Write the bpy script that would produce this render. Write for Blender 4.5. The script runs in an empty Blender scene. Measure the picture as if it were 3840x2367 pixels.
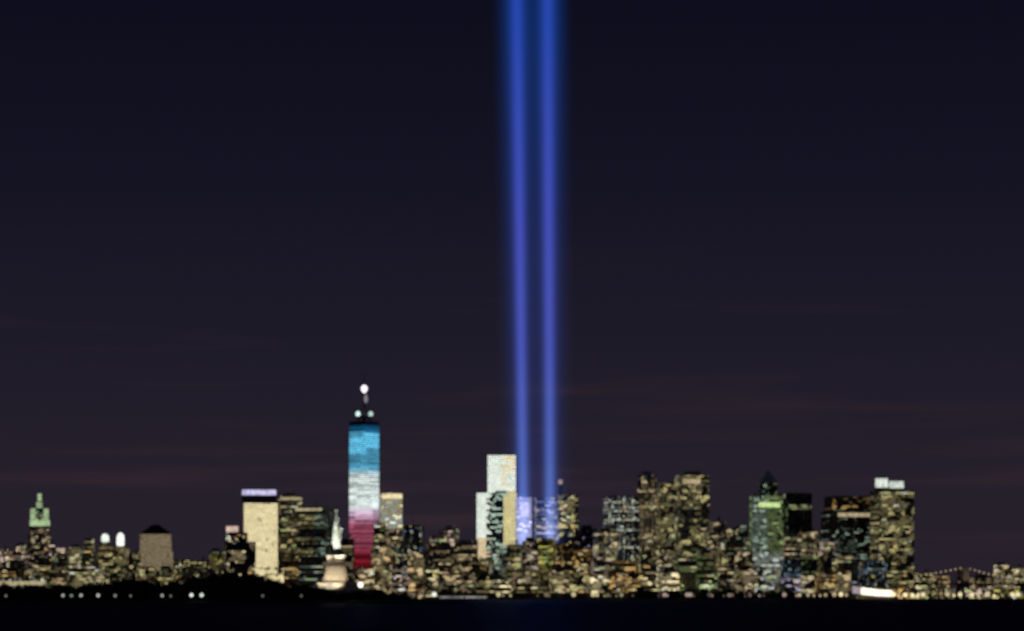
import bpy, bmesh, math, random
from mathutils import Vector, Matrix
R = math.radians
random.seed(11)
scene = bpy.context.scene
C = scene.collection

# ------------------------------------------------------------------ camera
F = 10500.0            # focal length in photograph pixels (3840 wide)
YH = 2240.0            # horizon row in the photograph
CAM_H = 6.0
cam_d = bpy.data.cameras.new('camera')
cam = bpy.data.objects.new('camera', cam_d); C.objects.link(cam)
cam.location = (0, 0, CAM_H); cam.rotation_euler = (R(90), 0, 0)
cam_d.sensor_width = 36.0
cam_d.lens = 36.0 * F / 3840.0
cam_d.shift_y = (YH - 2367 / 2) / 3840.0
cam_d.clip_start = 1.0; cam_d.clip_end = 80000.0
cam_d.dof.use_dof = True               # hand-held, slightly soft focus like the photograph
cam_d.dof.focus_distance = 27.5
cam_d.dof.aperture_fstop = 2.8
scene.camera = cam

# ------------------------------------------------------------------ world: night sky with city glow
W = bpy.data.worlds.new('World'); scene.world = W; W.use_nodes = True
nt = W.node_tree; nt.nodes.clear()
def N(t, **k):
    n = nt.nodes.new(t)
    for a, v in k.items(): setattr(n, a, v)
    return n
out = N('ShaderNodeOutputWorld'); add = N('ShaderNodeAddShader')
sky = N('ShaderNodeTexSky', sky_type='NISHITA', sun_disc=False)
sky.sun_elevation = R(-9); sky.sun_rotation = R(215)
b1 = N('ShaderNodeBackground'); b1.inputs['Strength'].default_value = 0.05
nt.links.new(sky.outputs[0], b1.inputs['Color'])
geo = N('ShaderNodeTexCoord'); sep = N('ShaderNodeSeparateXYZ')
nt.links.new(geo.outputs['Generated'], sep.inputs[0])
ramp = N('ShaderNodeValToRGB')
cr = ramp.color_ramp
stops = [(0.0, (.0205, .0150, .0235)), (.035, (.0190, .0145, .0242)), (.085, (.0135, .0112, .0222)),
         (.15, (.0074, .0068, .0168)), (.215, (.0038, .0040, .0118)), (.5, (.0030, .0032, .0095)), (1.0, (.002, .0022, .007))]
cr.elements[0].position = stops[0][0]; cr.elements[0].color = (*stops[0][1], 1)
cr.elements[1].position = stops[-1][0]; cr.elements[1].color = (*stops[-1][1], 1)
for p, c in stops[1:-1]:
    e = cr.elements.new(p); e.color = (*c, 1)
nt.links.new(sep.outputs['Z'], ramp.inputs[0])
# thin stretched night clouds, faintly lit from below by the city
mapn = N('ShaderNodeMapping'); mapn.inputs['Scale'].default_value = (3.0, 3.0, 46.0)
nz = N('ShaderNodeTexNoise'); nz.inputs['Scale'].default_value = 2.2; nz.inputs['Detail'].default_value = 4
nt.links.new(geo.outputs['Generated'], mapn.inputs[0]); nt.links.new(mapn.outputs[0], nz.inputs['Vector'])
mr = N('ShaderNodeMapRange'); mr.inputs['From Min'].default_value = .56; mr.inputs['From Max'].default_value = .86
nt.links.new(nz.outputs[0], mr.inputs['Value'])
band = N('ShaderNodeMapRange'); band.inputs['From Min'].default_value = .13; band.inputs['From Max'].default_value = .03
nt.links.new(sep.outputs['Z'], band.inputs['Value'])
mul = N('ShaderNodeMath', operation='MULTIPLY')
nt.links.new(mr.outputs[0], mul.inputs[0]); nt.links.new(band.outputs[0], mul.inputs[1])
mix = N('ShaderNodeMixRGB'); mix.inputs['Color2'].default_value = (.036, .022, .029, 1)
nt.links.new(mul.outputs[0], mix.inputs['Fac']); nt.links.new(ramp.outputs[0], mix.inputs['Color1'])
b2 = N('ShaderNodeBackground'); b2.inputs['Strength'].default_value = 1.0
nt.links.new(mix.outputs[0], b2.inputs['Color'])
nt.links.new(b1.outputs[0], add.inputs[0]); nt.links.new(b2.outputs[0], add.inputs[1])
nt.links.new(add.outputs[0], out.inputs[0])

# faint sun lamp added as overall fill, not a visible moon
sun_d = bpy.data.lights.new('moonlight', 'SUN'); sun_d.energy = 0.02; sun_d.angle = R(0.5); sun_d.color = (.85, .9, 1)
sun = bpy.data.objects.new('moonlight', sun_d); C.objects.link(sun); sun.rotation_euler = (R(50), 0, R(-35))

scene.view_settings.view_transform = 'Standard'; scene.view_settings.look = 'None'
scene.view_settings.exposure = 0; scene.view_settings.gamma = 1; scene.view_settings.use_curve_mapping = False
scene.cycles.use_denoising = True; scene.cycles.denoising_input_passes = 'RGB'
scene.cycles.max_bounces = 4
scene.cycles.sample_clamp_indirect = 3.0
scene.cycles.volume_max_steps = 512

# ------------------------------------------------------------------ materials
MATS = {}
def principled(name, col, rough=.8, var=.25, scale=.15, metal=0, bump=0, spec=.4):
    if name in MATS: return MATS[name]
    m = bpy.data.materials.new(name); m.use_nodes = True
    t = m.node_tree; b = t.nodes['Principled BSDF']
    tc = t.nodes.new('ShaderNodeTexCoord'); n = t.nodes.new('ShaderNodeTexNoise')
    n.inputs['Scale'].default_value = scale; n.inputs['Detail'].default_value = 5
    t.links.new(tc.outputs['Object'], n.inputs['Vector'])
    r = t.nodes.new('ShaderNodeValToRGB')
    r.color_ramp.elements[0].position = .3; r.color_ramp.elements[1].position = .7
    r.color_ramp.elements[0].color = (*[c * (1 - var) for c in col], 1)
    r.color_ramp.elements[1].color = (*[min(1, c * (1 + var)) for c in col], 1)
    t.links.new(n.outputs[0], r.inputs[0]); t.links.new(r.outputs[0], b.inputs['Base Color'])
    b.inputs['Roughness'].default_value = rough; b.inputs['Metallic'].default_value = metal
    b.inputs['Specular IOR Level'].default_value = spec
    if bump:
        bp = t.nodes.new('ShaderNodeBump'); bp.inputs['Strength'].default_value = bump
        t.links.new(n.outputs[0], bp.inputs['Height']); t.links.new(bp.outputs[0], b.inputs['Normal'])
    MATS[name] = m; return m
def emit(name, col, strength, var=.3, scale=.35, sampled=True):
    """a lit pane: light seen through glass, slightly uneven inside"""
    if name in MATS: return MATS[name]
    m = bpy.data.materials.new(name); m.use_nodes = True
    t = m.node_tree; b = t.nodes['Principled BSDF']
    b.inputs['Base Color'].default_value = (.03, .03, .035, 1); b.inputs['Roughness'].default_value = .2
    tc = t.nodes.new('ShaderNodeTexCoord'); n = t.nodes.new('ShaderNodeTexNoise')
    oi = t.nodes.new('ShaderNodeObjectInfo'); vm = t.nodes.new('ShaderNodeVectorMath'); vm.operation = 'ADD'
    sc = t.nodes.new('ShaderNodeVectorMath'); sc.operation = 'SCALE'; sc.inputs['Scale'].default_value = 57.0
    t.links.new(tc.outputs['Object'], vm.inputs[0]); t.links.new(oi.outputs['Random'], sc.inputs[0])
    t.links.new(sc.outputs[0], vm.inputs[1])
    n.inputs['Scale'].default_value = scale; t.links.new(vm.outputs[0], n.inputs['Vector'])
    mr = t.nodes.new('ShaderNodeMapRange')
    mr.inputs['From Min'].default_value = .3; mr.inputs['From Max'].default_value = .7
    mr.inputs['To Min'].default_value = strength * (1 - var); mr.inputs['To Max'].default_value = strength * (1 + var)
    t.links.new(n.outputs[0], mr.inputs['Value']); t.links.new(mr.outputs[0], b.inputs['Emission Strength'])
    b.inputs['Emission Color'].default_value = (*col, 1)
    if not sampled: m.cycles.emission_sampling = 'NONE'
    MATS[name] = m; return m

def lin(r, g, b):
    f = lambda c: ((c / 255 + .055) / 1.055) ** 2.4 if c > 10 else c / 255 / 12.92
    return (f(r), f(g), f(b))
PAL = dict(cream=lin(238, 222, 172), olive=lin(212, 200, 138), green=lin(176, 200, 132), white=lin(232, 242, 228),
           violet=lin(205, 200, 238), brown=lin(212, 188, 142), amber=lin(230, 184, 110), pink=lin(222, 196, 178),
           yellow=lin(206, 200, 98), blue=lin(150, 180, 205), teal=lin(176, 200, 178), crowngreen=lin(190, 216, 164),
           tan=lin(218, 196, 156))
LEVEL = [.075, .42, 1.75]
NEUTRAL = ('cream', 'tan', 'olive', 'olive', 'white', 'brown', 'green', 'amber')
GAIN = 1.0
def wmat(pal, lv, g=1.0):
    g = round(g, 2)
    return emit('lit_%s_%d_%d' % (pal, lv, int(g * 100)), PAL[pal], LEVEL[lv] * GAIN * g, sampled=False)

WALLS = dict(limestone=(.36, .33, .27), brick=(.26, .14, .10), tan=(.34, .27, .19), grey=(.24, .24, .25),
             dark=(.07, .07, .08), glass=(.06, .075, .085), white=(.6, .6, .58), stone=(.3, .28, .25), brown=(.2, .14, .1))
def wall_mat(k): return principled('wall_' + k, WALLS[k], .75, .2, .12)
def glass_mat(): return principled('dark_glazing', (.018, .022, .028), .18, .3, .3, spec=.6)
def metal_mat(): return principled('roof_metal', (.16, .16, .17), .5, .2, .5, metal=.6)
def roof_mat(): return principled('roof_felt', (.06, .058, .055), .9, .3, .3)
def copper_mat(): return principled('verdigris_copper', (.46, .52, .45), .65, .18, .5, bump=.15)

# ------------------------------------------------------------------ mesh helpers
class MB:
    def __init__(s): s.v = []; s.f = []; s.m = []; s.smooth = False
    def quadbox(s, lo, hi, mi=0, M=None):
        x0, y0, z0 = lo; x1, y1, z1 = hi
        b = len(s.v)
        vs = [(x0, y0, z0), (x1, y0, z0), (x1, y1, z0), (x0, y1, z0), (x0, y0, z1), (x1, y0, z1), (x1, y1, z1), (x0, y1, z1)]
        if M is not None: vs = [tuple(M @ Vector(v)) for v in vs]
        s.v += vs
        s.f += [tuple(b + i for i in q) for q in ((0, 3, 2, 1), (4, 5, 6, 7), (0, 1, 5, 4), (1, 2, 6, 5), (2, 3, 7, 6), (3, 0, 4, 7))]
        s.m += [mi] * 6
    def prism(s, pts, z0, z1, mi=0, top=1.0, off=(0, 0)):
        b = len(s.v); n = len(pts)
        s.v += [(x, y, z0) for x, y in pts] + [(x * top + off[0], y * top + off[1], z1) for x, y in pts]
        s.f.append(tuple(b + i for i in reversed(range(n)))); s.f.append(tuple(b + n + i for i in range(n)))
        s.f += [(b + i, b + (i + 1) % n, b + n + (i + 1) % n, b + n + i) for i in range(n)]
        s.m += [mi] * (n + 2)
    def lathe(s, prof, n=16, mi=0, c=(0, 0, 0)):
        b = len(s.v)
        for r, z in prof:
            for k in range(n):
                a = 2 * math.pi * k / n
                s.v.append((c[0] + r * math.cos(a), c[1] + r * math.sin(a), c[2] + z))
        for j in range(len(prof) - 1):
            for k in range(n):
                s.f.append((b + j * n + k, b + j * n + (k + 1) % n, b + (j + 1) * n + (k + 1) % n, b + (j + 1) * n + k)); s.m.append(mi)
        s.f.append(tuple(b + k for k in reversed(range(n)))); s.m.append(mi)
        e = b + (len(prof) - 1) * n
        s.f.append(tuple(e + k for k in range(n))); s.m.append(mi)
    def tube(s, pts, rad, n=8, mi=0):
        b = len(s.v); P = [Vector(p) for p in pts]
        rad = rad if isinstance(rad, (list, tuple)) else [rad] * len(P)
        for i, p in enumerate(P):
            d = (P[min(i + 1, len(P) - 1)] - P[max(i - 1, 0)]).normalized()
            u = d.cross(Vector((0, 0, 1)));
            if u.length < .05: u = d.cross(Vector((1, 0, 0)))
            u.normalize(); w = d.cross(u).normalized()
            for k in range(n):
                a = 2 * math.pi * k / n
                s.v.append(tuple(p + u * math.cos(a) * rad[i] + w * math.sin(a) * rad[i]))
        for i in range(len(P) - 1):
            for k in range(n):
                s.f.append((b + i * n + k, b + i * n + (k + 1) % n, b + (i + 1) * n + (k + 1) % n, b + (i + 1) * n + k)); s.m.append(mi)
        s.f.append(tuple(b + k for k in reversed(range(n)))); e = b + (len(P) - 1) * n
        s.f.append(tuple(e + k for k in range(n))); s.m += [mi, mi]
    def mesh(s, name, mats):
        me = bpy.data.meshes.new(name); me.from_pydata(s.v, [], s.f)
        for m in (mats if isinstance(mats, (list, tuple)) else [mats]): me.materials.append(m)
        me.polygons.foreach_set('material_index', s.m)
        if s.smooth: me.polygons.foreach_set('use_smooth', [True] * len(s.f))
        me.update(); return me
    def build(s, name, mats, parent=None, loc=(0, 0, 0), rz=0):
        return mobj(name, s.mesh(name, mats), parent, loc, rz)
def mobj(name, me, parent=None, loc=(0, 0, 0), rz=0, scale=None):
    o = bpy.data.objects.new(name, me); C.objects.link(o)
    if parent is not None: o.parent = parent
    o.location = loc; o.rotation_euler = (0, 0, rz)
    if scale: o.scale = scale
    return o
LABELS = {}
def tag(o, label, cat, group=None):
    o['label'] = label; o['category'] = cat
    if group: o['group'] = group
    return o
def thing(name, label, cat, loc=(0, 0, 0), rz=0, group=None):
    o = bpy.data.objects.new(name, None); C.objects.link(o)
    o.location = loc; o.rotation_euler = (0, 0, rz); o.empty_display_size = 1
    return tag(o, label, cat, group)
def wx(px, D): return (px - 1920.0) * D / F          # photograph column -> metres at distance D
def wz(py, D): return CAM_H + (YH - py) * D / F      # photograph row -> height at distance D
GZ = 2.5                                             # city ground level

# ------------------------------------------------------------------ setting: water and land
def water_mat():
    m = bpy.data.materials.new('harbour_water'); m.use_nodes = True
    t = m.node_tree; t.nodes.clear()
    o = t.nodes.new('ShaderNodeOutputMaterial'); mx = t.nodes.new('ShaderNodeMixShader'); mx.inputs[0].default_value = .14
    d = t.nodes.new('ShaderNodeBsdfDiffuse'); d.inputs['Color'].default_value = (.002, .004, .012, 1)
    g = t.nodes.new('ShaderNodeBsdfGlossy'); g.inputs['Color'].default_value = (.75, .85, 1, 1); g.inputs['Roughness'].default_value = .3
    tc = t.nodes.new('ShaderNodeTexCoord')
    mp = t.nodes.new('ShaderNodeMapping'); mp.inputs['Scale'].default_value = (.10, .22, 1)
    n = t.nodes.new('ShaderNodeTexNoise'); n.inputs['Scale'].default_value = 1.6; n.inputs['Detail'].default_value = 6
    bp = t.nodes.new('ShaderNodeBump'); bp.inputs['Strength'].default_value = 1.0; bp.inputs['Distance'].default_value = 1.6
    t.links.new(tc.outputs['Object'], mp.inputs[0]); t.links.new(mp.outputs[0], n.inputs['Vector'])
    t.links.new(n.outputs[0], bp.inputs['Height']); t.links.new(bp.outputs[0], g.inputs['Normal'])
    t.links.new(d.outputs[0], mx.inputs[1]); t.links.new(g.outputs[0], mx.inputs[2]); t.links.new(mx.outputs[0], o.inputs[0])
    return m
def wave_sheet():
    # real swell: the sheet gets finer towards the viewer
    rows = [-400, 0]; y = 60.0
    while y < 60000: rows.append(y); y *= 1.018 if y < 3000 else 1.12
    cols = [(-1 + 2 * k / 160) for k in range(161)]
    v = []; f = []
    rnd = random.Random(3)
    ph = [(rnd.uniform(.01, .12), rnd.uniform(.05, .4), rnd.uniform(0, 6.3), rnd.uniform(.05, .16)) for _ in range(14)]
    for y in rows:
        half = 300 + abs(y) * (.32 if y < 20000 else .8) if y < 8000 else 12000 + y * .8
        for c in cols:
            x = c * half
            z = sum(a * math.sin(kx * x + ky * y + p) for kx, ky, p, a in ph) * .8 if 0 < y < 2500 else 0
            v.append((x, y, z))
    n = len(cols)
    for j in range(len(rows) - 1):
        for i in range(n - 1):
            f.append((j * n + i, j * n + i + 1, (j + 1) * n + i + 1, (j + 1) * n + i))
    me = bpy.data.meshes.new('water'); me.from_pydata(v, [], f); me.materials.append(water_mat())
    me.polygons.foreach_set('use_smooth', [True] * len(f))
    o = mobj('water', me); o['kind'] = 'structure'
wave_sheet()
ground_mat = principled('city_ground', (.07, .068, .062), .9, .3, .02)
mb = MB()
shore = [(-9000, 7700), (-1300, 7700), (-1150, 7560), (-960, 7200), (-780, 6560), (-560, 6420), (-330, 6230), (-60, 6215), (200, 6225), (480, 6210),
         (760, 6190), (1250, 6200), (9000, 6260), (9000, 24000), (-9000, 24000)]
mb.prism(shore, -3, GZ, 0)
o = mb.build('city_ground', [ground_mat]); o['kind'] = 'structure'
# island of the statue
ISL_D = 2700.0
ix = wx(1262, ISL_D)
def island():
    v = []; f = []; n = 72; rings = 9
    rnd = random.Random(5)
    wob = [1 + .05 * math.sin(3 * t + 1) + .04 * math.sin(7 * t) for t in [2 * math.pi * k / n for k in range(n)]]
    for j in range(rings):
        s = 1 - j / rings
        zz = [-2, 1.6, 2.6, 3.0, 3.3, 3.5, 3.7, 3.9, 4.0][j]
        for k in range(n):
            a = 2 * math.pi * k / n
            r = wob[k] * (1.0 if j < 2 else s + .02)
            v.append((ix - 138 + 245 * r * math.cos(a), ISL_D + 10 + 95 * r * math.sin(a), zz))
    v.append((ix - 138, ISL_D + 10, 4.0))
    for j in range(rings - 1):
        for k in range(n): f.append((j * n + k, j * n + (k + 1) % n, (j + 1) * n + (k + 1) % n, (j + 1) * n + k))
    for k in range(n): f.append(((rings - 1) * n + k, (rings - 1) * n + (k + 1) % n, rings * n))
    me = bpy.data.meshes.new('island'); me.from_pydata(v, [], f)
    me.materials.append(principled('island_turf', (.035, .045, .022), .95, .35, .2))
    o = mobj('island', me); o['kind'] = 'structure'
island()

# ------------------------------------------------------------------ buildings
def vnoise(rnd, nx, ny):
    g = [[rnd.random() for _ in range(nx + 2)] for _ in range(ny + 2)]
    def f(u, v):
        x = u * nx; y = v * ny; i = int(x); j = int(y); a = x - i; b = y - j
        a = a * a * (3 - 2 * a); b = b * b * (3 - 2 * b)
        return (g[j][i] * (1 - a) + g[j][i + 1] * a) * (1 - b) + (g[j + 1][i] * (1 - a) + g[j + 1][i + 1] * a) * b
    return f
PANE = {}
def pane_mesh(mat):
    if mat.name not in PANE:
        m = MB(); m.quadbox((-.5, -.22, 0), (.5, 0, 1)); PANE[mat.name] = m.mesh('window', [mat])
    return PANE[mat.name]
BN = [0]; WCOUNT = [0]
def building(name, label, tiers, D, pal='cream', lit=.5, dim=.5, wall='limestone', rot=.25, k=.8, fh=4.2, bw=3.6,
             roof=('penthouse',), bars=(), dens=None, palf=None, gain=1.0, bright=.4, cat='building', group=None, full=.06, base=None, even=False, mixp=.3):
    """tiers: [(x0, x1, ytop), ...] from the ground up, in photograph pixels; D: distance in metres"""
    BN[0] += 1; rnd = random.Random(BN[0] * 17 + 3)
    x0, x1, _ = tiers[0]
    cx = wx((x0 + x1) / 2, D)
    root = thing(name, label, cat, (cx, D, GZ), rot, group)
    ca, sa = math.cos(rot), abs(math.sin(rot))
    frame = MB(); core = MB(); dimb = MB(); dmats = []; dslot = {}
    zb = 0.0; indiv = []
    first = True; boxes = []
    for (tx0, tx1, yt) in tiers:
        zt = wz(yt, D) - GZ
        hw = (tx1 - tx0) / 2 * D / F
        kk = k
        a = hw / (ca + kk * sa); b = kk * a
        dx = wx((tx0 + tx1) / 2, D) - cx
        ox, oy = dx * math.cos(rot), -dx * math.sin(rot)
        boxes.append((a, b, zb, zt, ox, oy))
        g = .45
        core.quadbox((ox - a + g, oy - b + g, zb), (ox + a - g, oy + b - g, zt - .2))
        H = zt - zb; nf = max(1, int(H / fh)); h = H / nf
        sp = h * .24
        for j in range(nf + 1):
            z = zb + j * h
            z1 = min(z + sp, zt)
            if j == nf: z, z1 = zt - sp * .6, zt + 1.1         # parapet
            frame.quadbox((ox - a, oy - b, z), (ox + a, oy + b, z1))
        faces = [('f', 2 * a), ('l' if rot > 0 else 'r', 2 * b)]
        for fc, Wd in (('f', 2 * a), ('b', 2 * a), ('l', 2 * b), ('r', 2 * b)):
            nb = max(2, int(round(Wd / bw))); w = Wd / nb
            pw = w * .11
            for i in range(nb + 1):
                c = -Wd / 2 + i * w
                e = .62 if i in (0, nb) else pw
                lo = max(c - e, -Wd / 2 + .004); hi = min(c + e, Wd / 2 - .004)
                t = .06
                if fc == 'f': frame.quadbox((ox + lo, oy - b + t, zb), (ox + hi, oy - b + g + .1, zt - .1))
                elif fc == 'b': frame.quadbox((ox + lo, oy + b - g - .1, zb), (ox + hi, oy + b - t, zt - .1))
                elif fc == 'l': frame.quadbox((ox - a + t, oy + lo, zb), (ox - a + g + .1, oy + hi, zt - .1))
                else: frame.quadbox((ox + a - g - .1, oy + lo, zb), (ox + a - t, oy + hi, zt - .1))
            if fc == 'b': continue
            vis = fc == 'f' or (fc == 'l' and rot > 0) or (fc == 'r' and rot <= 0)
            nzf = vnoise(rnd, max(2, int(Wd / 13)), max(2, int(H / 11)))
            style = rnd.choice(('patch', 'patch', 'patch', 'floors', 'floors', 'columns', 'sparse')) if not even else 'even'
            occ = rnd.uniform(.6, 1.08)
            flr = [rnd.random() for _ in range(nf)]; clm = [rnd.random() for _ in range(nb)]
            n2 = vnoise(rnd, max(2, int(Wd / 9)), max(2, int(H / 9)))
            for j in range(nf):
                if base is not None and zb + j * h < base: continue
                wholefloor = rnd.random() < full
                i = 0
                while i < nb:
                    u = (i + .5) / nb; v = (j + .5) / nf
                    d = 1.0 if dens is None else dens(u if fc == 'f' else .5, (zb + (j + .5) * h) / max(1, (wz(tiers[-1][2], D) - GZ)), fc)
                    nv = nzf(u * .999, v * .999)
                    cen = .60 - .24 * min(1.1, lit * d)
                    sm = max(0, min(1, (nv - cen + .07) / .14))
                    L = min(1.1, lit * d) * occ
                    if style == 'floors': sm = 1.0 if flr[j] < .1 + .5 * L else 0.0; p = .86 * sm * (.45 + .75 * nv) + .05 * L
                    elif style == 'columns': sm = 1.0 if clm[i] < .12 + .5 * L else .15; p = .8 * sm * (.35 + .9 * nv)
                    elif style == 'sparse': p = .26 * L; sm = .45
                    elif even: p = lit * d * .8
                    else: sm *= occ; p = .78 * sm + .05 * L
                    sc = n2(u * .999, v * .999) * .72 + rnd.random() * .28
                    lv = None
                    if wholefloor and d > .3 and rnd.random() < .9: lv = 2 if rnd.random() < .5 else 1
                    elif rnd.random() < p: lv = (2 if sc > .80 - .42 * bright else (1 if sc > .3 else 0)) if not even else (2 if rnd.random() < bright * 1.3 else 1)
                    elif rnd.random() < dim * min(1, d) * (.22 + .55 * sm if not even else 1): lv = 0  # faint panes added to fill dark facade gaps with glow
                    run = 1
                    if lv is not None and lv > 0:
                        mx = 4
                        while run < mx and i + run < nb and rnd.random() < (.55 + .3 * wholefloor if style != 'columns' else .12): run += 1
                    if lv is not None:
                        pl = pal if palf is None else palf(u, (zb + (j + .5) * h) / max(1, (wz(tiers[-1][2], D) - GZ)), fc, rnd)
                        if isinstance(pl, (tuple, list)): pl = rnd.choice(pl)
                        if not even and palf is None and rnd.random() < mixp: pl = rnd.choice(NEUTRAL)
                        z = zb + j * h + sp + .05; hh = h - sp - .1
                        if lv == 0: hh *= rnd.choice((.55, .8, 1.0))
                        c = -Wd / 2 + (i + run / 2) * w; ww = run * w - 2 * pw - .05
                        indiv.append((lv, fc, c, z, ww, hh, pl, a, b, ox, oy, vis))
                    i += run
        zb = zt
    # separate panes: the lit ones that show largest; the rest joined with faint panes added as fill glow
    big = sorted([q for q in indiv if q[0] > 0 and q[11] and q[4] * F / D >= 9.0], key=lambda q: -(q[4] * q[5] * (q[0])))
    chosen = set(id(q) for q in big[:290])
    g = .45
    for q in indiv:
        lv, fc, c, z, ww, hh, pl, a, b, ox, oy, vis = q
        m = wmat(pl, lv, gain)
        if id(q) in chosen:
            if fc == 'f': loc, rz = (ox + c, oy - b + g, z), 0
            elif fc == 'l': loc, rz = (ox - a + g, oy + c, z), -math.pi / 2
            else: loc, rz = (ox + a - g, oy + c, z), math.pi / 2
            mobj('window', pane_mesh(m), root, loc, rz, (ww, 1, hh)); WCOUNT[0] += 1
        else:
            if m.name not in dslot: dslot[m.name] = len(dmats); dmats.append(m)
            s = dslot[m.name]
            if fc == 'f': dimb.quadbox((ox + c - ww / 2, oy - b + g - .2, z), (ox + c + ww / 2, oy - b + g, z + hh), s)
            elif fc == 'l': dimb.quadbox((ox - a + g - .2, oy + c - ww / 2, z), (ox - a + g, oy + c + ww / 2, z + hh), s)
            else: dimb.quadbox((ox + a - g, oy + c - ww / 2, z), (ox + a - g + .2, oy + c + ww / 2, z + hh), s)
    frame.build('wall', [wall_mat(wall)], root)
    core.build('glazing', [glass_mat()], root)
    if dimb.v:
        o = dimb.build('dim_windows', dmats, root); o['kind'] = 'stuff'
    # roof gear
    a, b, _, zt, ox, oy = boxes[-1]
    for rf in roof:
        m = MB()
        if rf == 'penthouse':
            m.quadbox((ox - a * .55, oy - b * .5, zt), (ox + a * .45, oy + b * .55, zt + min(9, a * .5)))
            m.quadbox((ox - a * .6, oy - b * .55, zt + min(9, a * .5)), (ox + a * .5, oy + b * .6, zt + min(9, a * .5) + .6))
            m.build('penthouse', [wall_mat(wall)], root)
        elif rf == 'tank':
            for lx in (-2, 2):
                for ly in (-2, 2): m.tube([(ox + a * .3 + lx, oy + ly, zt), (ox + a * .3 + lx, oy + ly, zt + 5)], .25, 6)
            m.lathe([(3.2, 5), (3.2, 10), (3.4, 10.05), (.1, 13)], 14, 0, (ox + a * .3, oy, zt))
            m.build('water_tank', [principled('tank_wood', (.09, .06, .04), .9)], root)
        elif rf == 'antenna':
            m.tube([(ox, oy, zt), (ox, oy, zt + 14), (ox, oy, zt + 30)], [.9, .5, .15], 6)
            for q in (6, 11, 17): m.tube([(ox - 2, oy, zt + q), (ox + 2, oy, zt + q)], .18, 5)
            m.build('antenna', [metal_mat()], root)
        elif rf == 'coolers':
            for q in (-.5, 0, .5):
                m = MB(); m.lathe([(2.2, 0), (2.2, 3), (1.7, 3.2), (1.7, 4)], 12, 0, (ox + q * a, oy + .2 * b, zt))
                m.build('cooling_fan', [metal_mat()], root)
        elif rf == 'gable':
            m.v += [(ox - a, oy - b, zt + 1.1), (ox + a, oy - b, zt + 1.1), (ox + a, oy + b, zt + 1.1), (ox - a, oy + b, zt + 1.1), (ox - a * .2, oy, zt + a * .62), (ox + a * .2, oy, zt + a * .62)]
            m.f += [(0, 1, 5, 4), (1, 2, 5), (2, 3, 4, 5), (3, 0, 4), (0, 3, 2, 1)]; m.m += [0] * 5
            m.build('roof', [principled('dark_slate', (.05, .045, .04), .8)], root)
        elif rf == 'pyramid':
            m.prism([(-a, -b), (a, -b), (a, b), (-a, b)], zt + 1.1, zt + a * 1.5, 0, .06)
            o = m.build('roof', [copper_mat()], root); o.location = (ox, oy, 0)
    for br in bars:
        bx0, bx1, by0, by1, bp, bg = br[:6]
        nm = br[6] if len(br) > 6 else 'lit_cornice'
        z0, z1 = wz(by1, D) - GZ, wz(by0, D) - GZ
        # the tier this bar is fixed to
        t = next((q for q in boxes if q[2] <= (z0 + z1) / 2 <= q[3]), boxes[-1])
        a, b, _, zt, ox, oy = t
        l0 = (wx(bx0, D) - cx) / ca; l1 = (wx(bx1, D) - cx) / ca
        proud = .25
        m = MB(); y = oy - b - proud
        onroof = z0 > boxes[-1][3] - .5
        if nm == 'lantern':
            rr = (l1 - l0) / 2
            m.lathe([(rr * .8, z0), (rr, z0 + (z1 - z0) * .1), (rr, z0 + (z1 - z0) * .62), (rr * .86, z0 + (z1 - z0) * .8), (rr * .5, z0 + (z1 - z0) * .95), (rr * .15, z1)], 12, 0, ((l0 + l1) / 2, oy - b + rr * .55, 0)); m.smooth = True
        elif onroof: m.quadbox((l0, oy - b * .6, z0), (l1, oy - b * .6 + 4, z1), 0)
        else: m.quadbox((l0, y - .5, z0), (l1, y + .2, z1), 0)
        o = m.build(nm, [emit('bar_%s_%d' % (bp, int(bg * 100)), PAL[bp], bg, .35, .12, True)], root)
        m2 = MB()
        if nm == 'lantern':
            rr = (l1 - l0) / 2; m2.lathe([(rr * .9, z0 - 1.2), (rr * 1.12, z0 - 1.0), (rr * 1.12, z0 - .1)], 12, 0, ((l0 + l1) / 2, oy - b + rr * .55, 0))
        elif onroof:
            m2.quadbox((l0 - .6, oy - b * .6 + .5, boxes[-1][3]), (l0 - .05, oy - b * .6 + 3.5, z1 + .8)); m2.quadbox((l1 + .05, oy - b * .6 + .5, boxes[-1][3]), (l1 + .6, oy - b * .6 + 3.5, z1 + .8))
            m2.quadbox((l0 - .6, oy - b * .6 + .3, z1 + .8), (l1 + .6, oy - b * .6 + 3.7, z1 + 1.6))
            m2.quadbox((l0 - .3, oy - b * .6 + .5, boxes[-1][3]), (l1 + .3, oy - b * .6 + 3.5, z0 - .02))
        else:
            m2.quadbox((l0 - .4, y - .7, z0 - .7), (l1 + .4, y + .2, z0 - .02)); m2.quadbox((l0 - .4, y - .7, z1 + .02), (l1 + .4, y + .2, z1 + .7))
        m2.build('lamp_housing', [metal_mat()], o)
    return root

B = building
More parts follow.
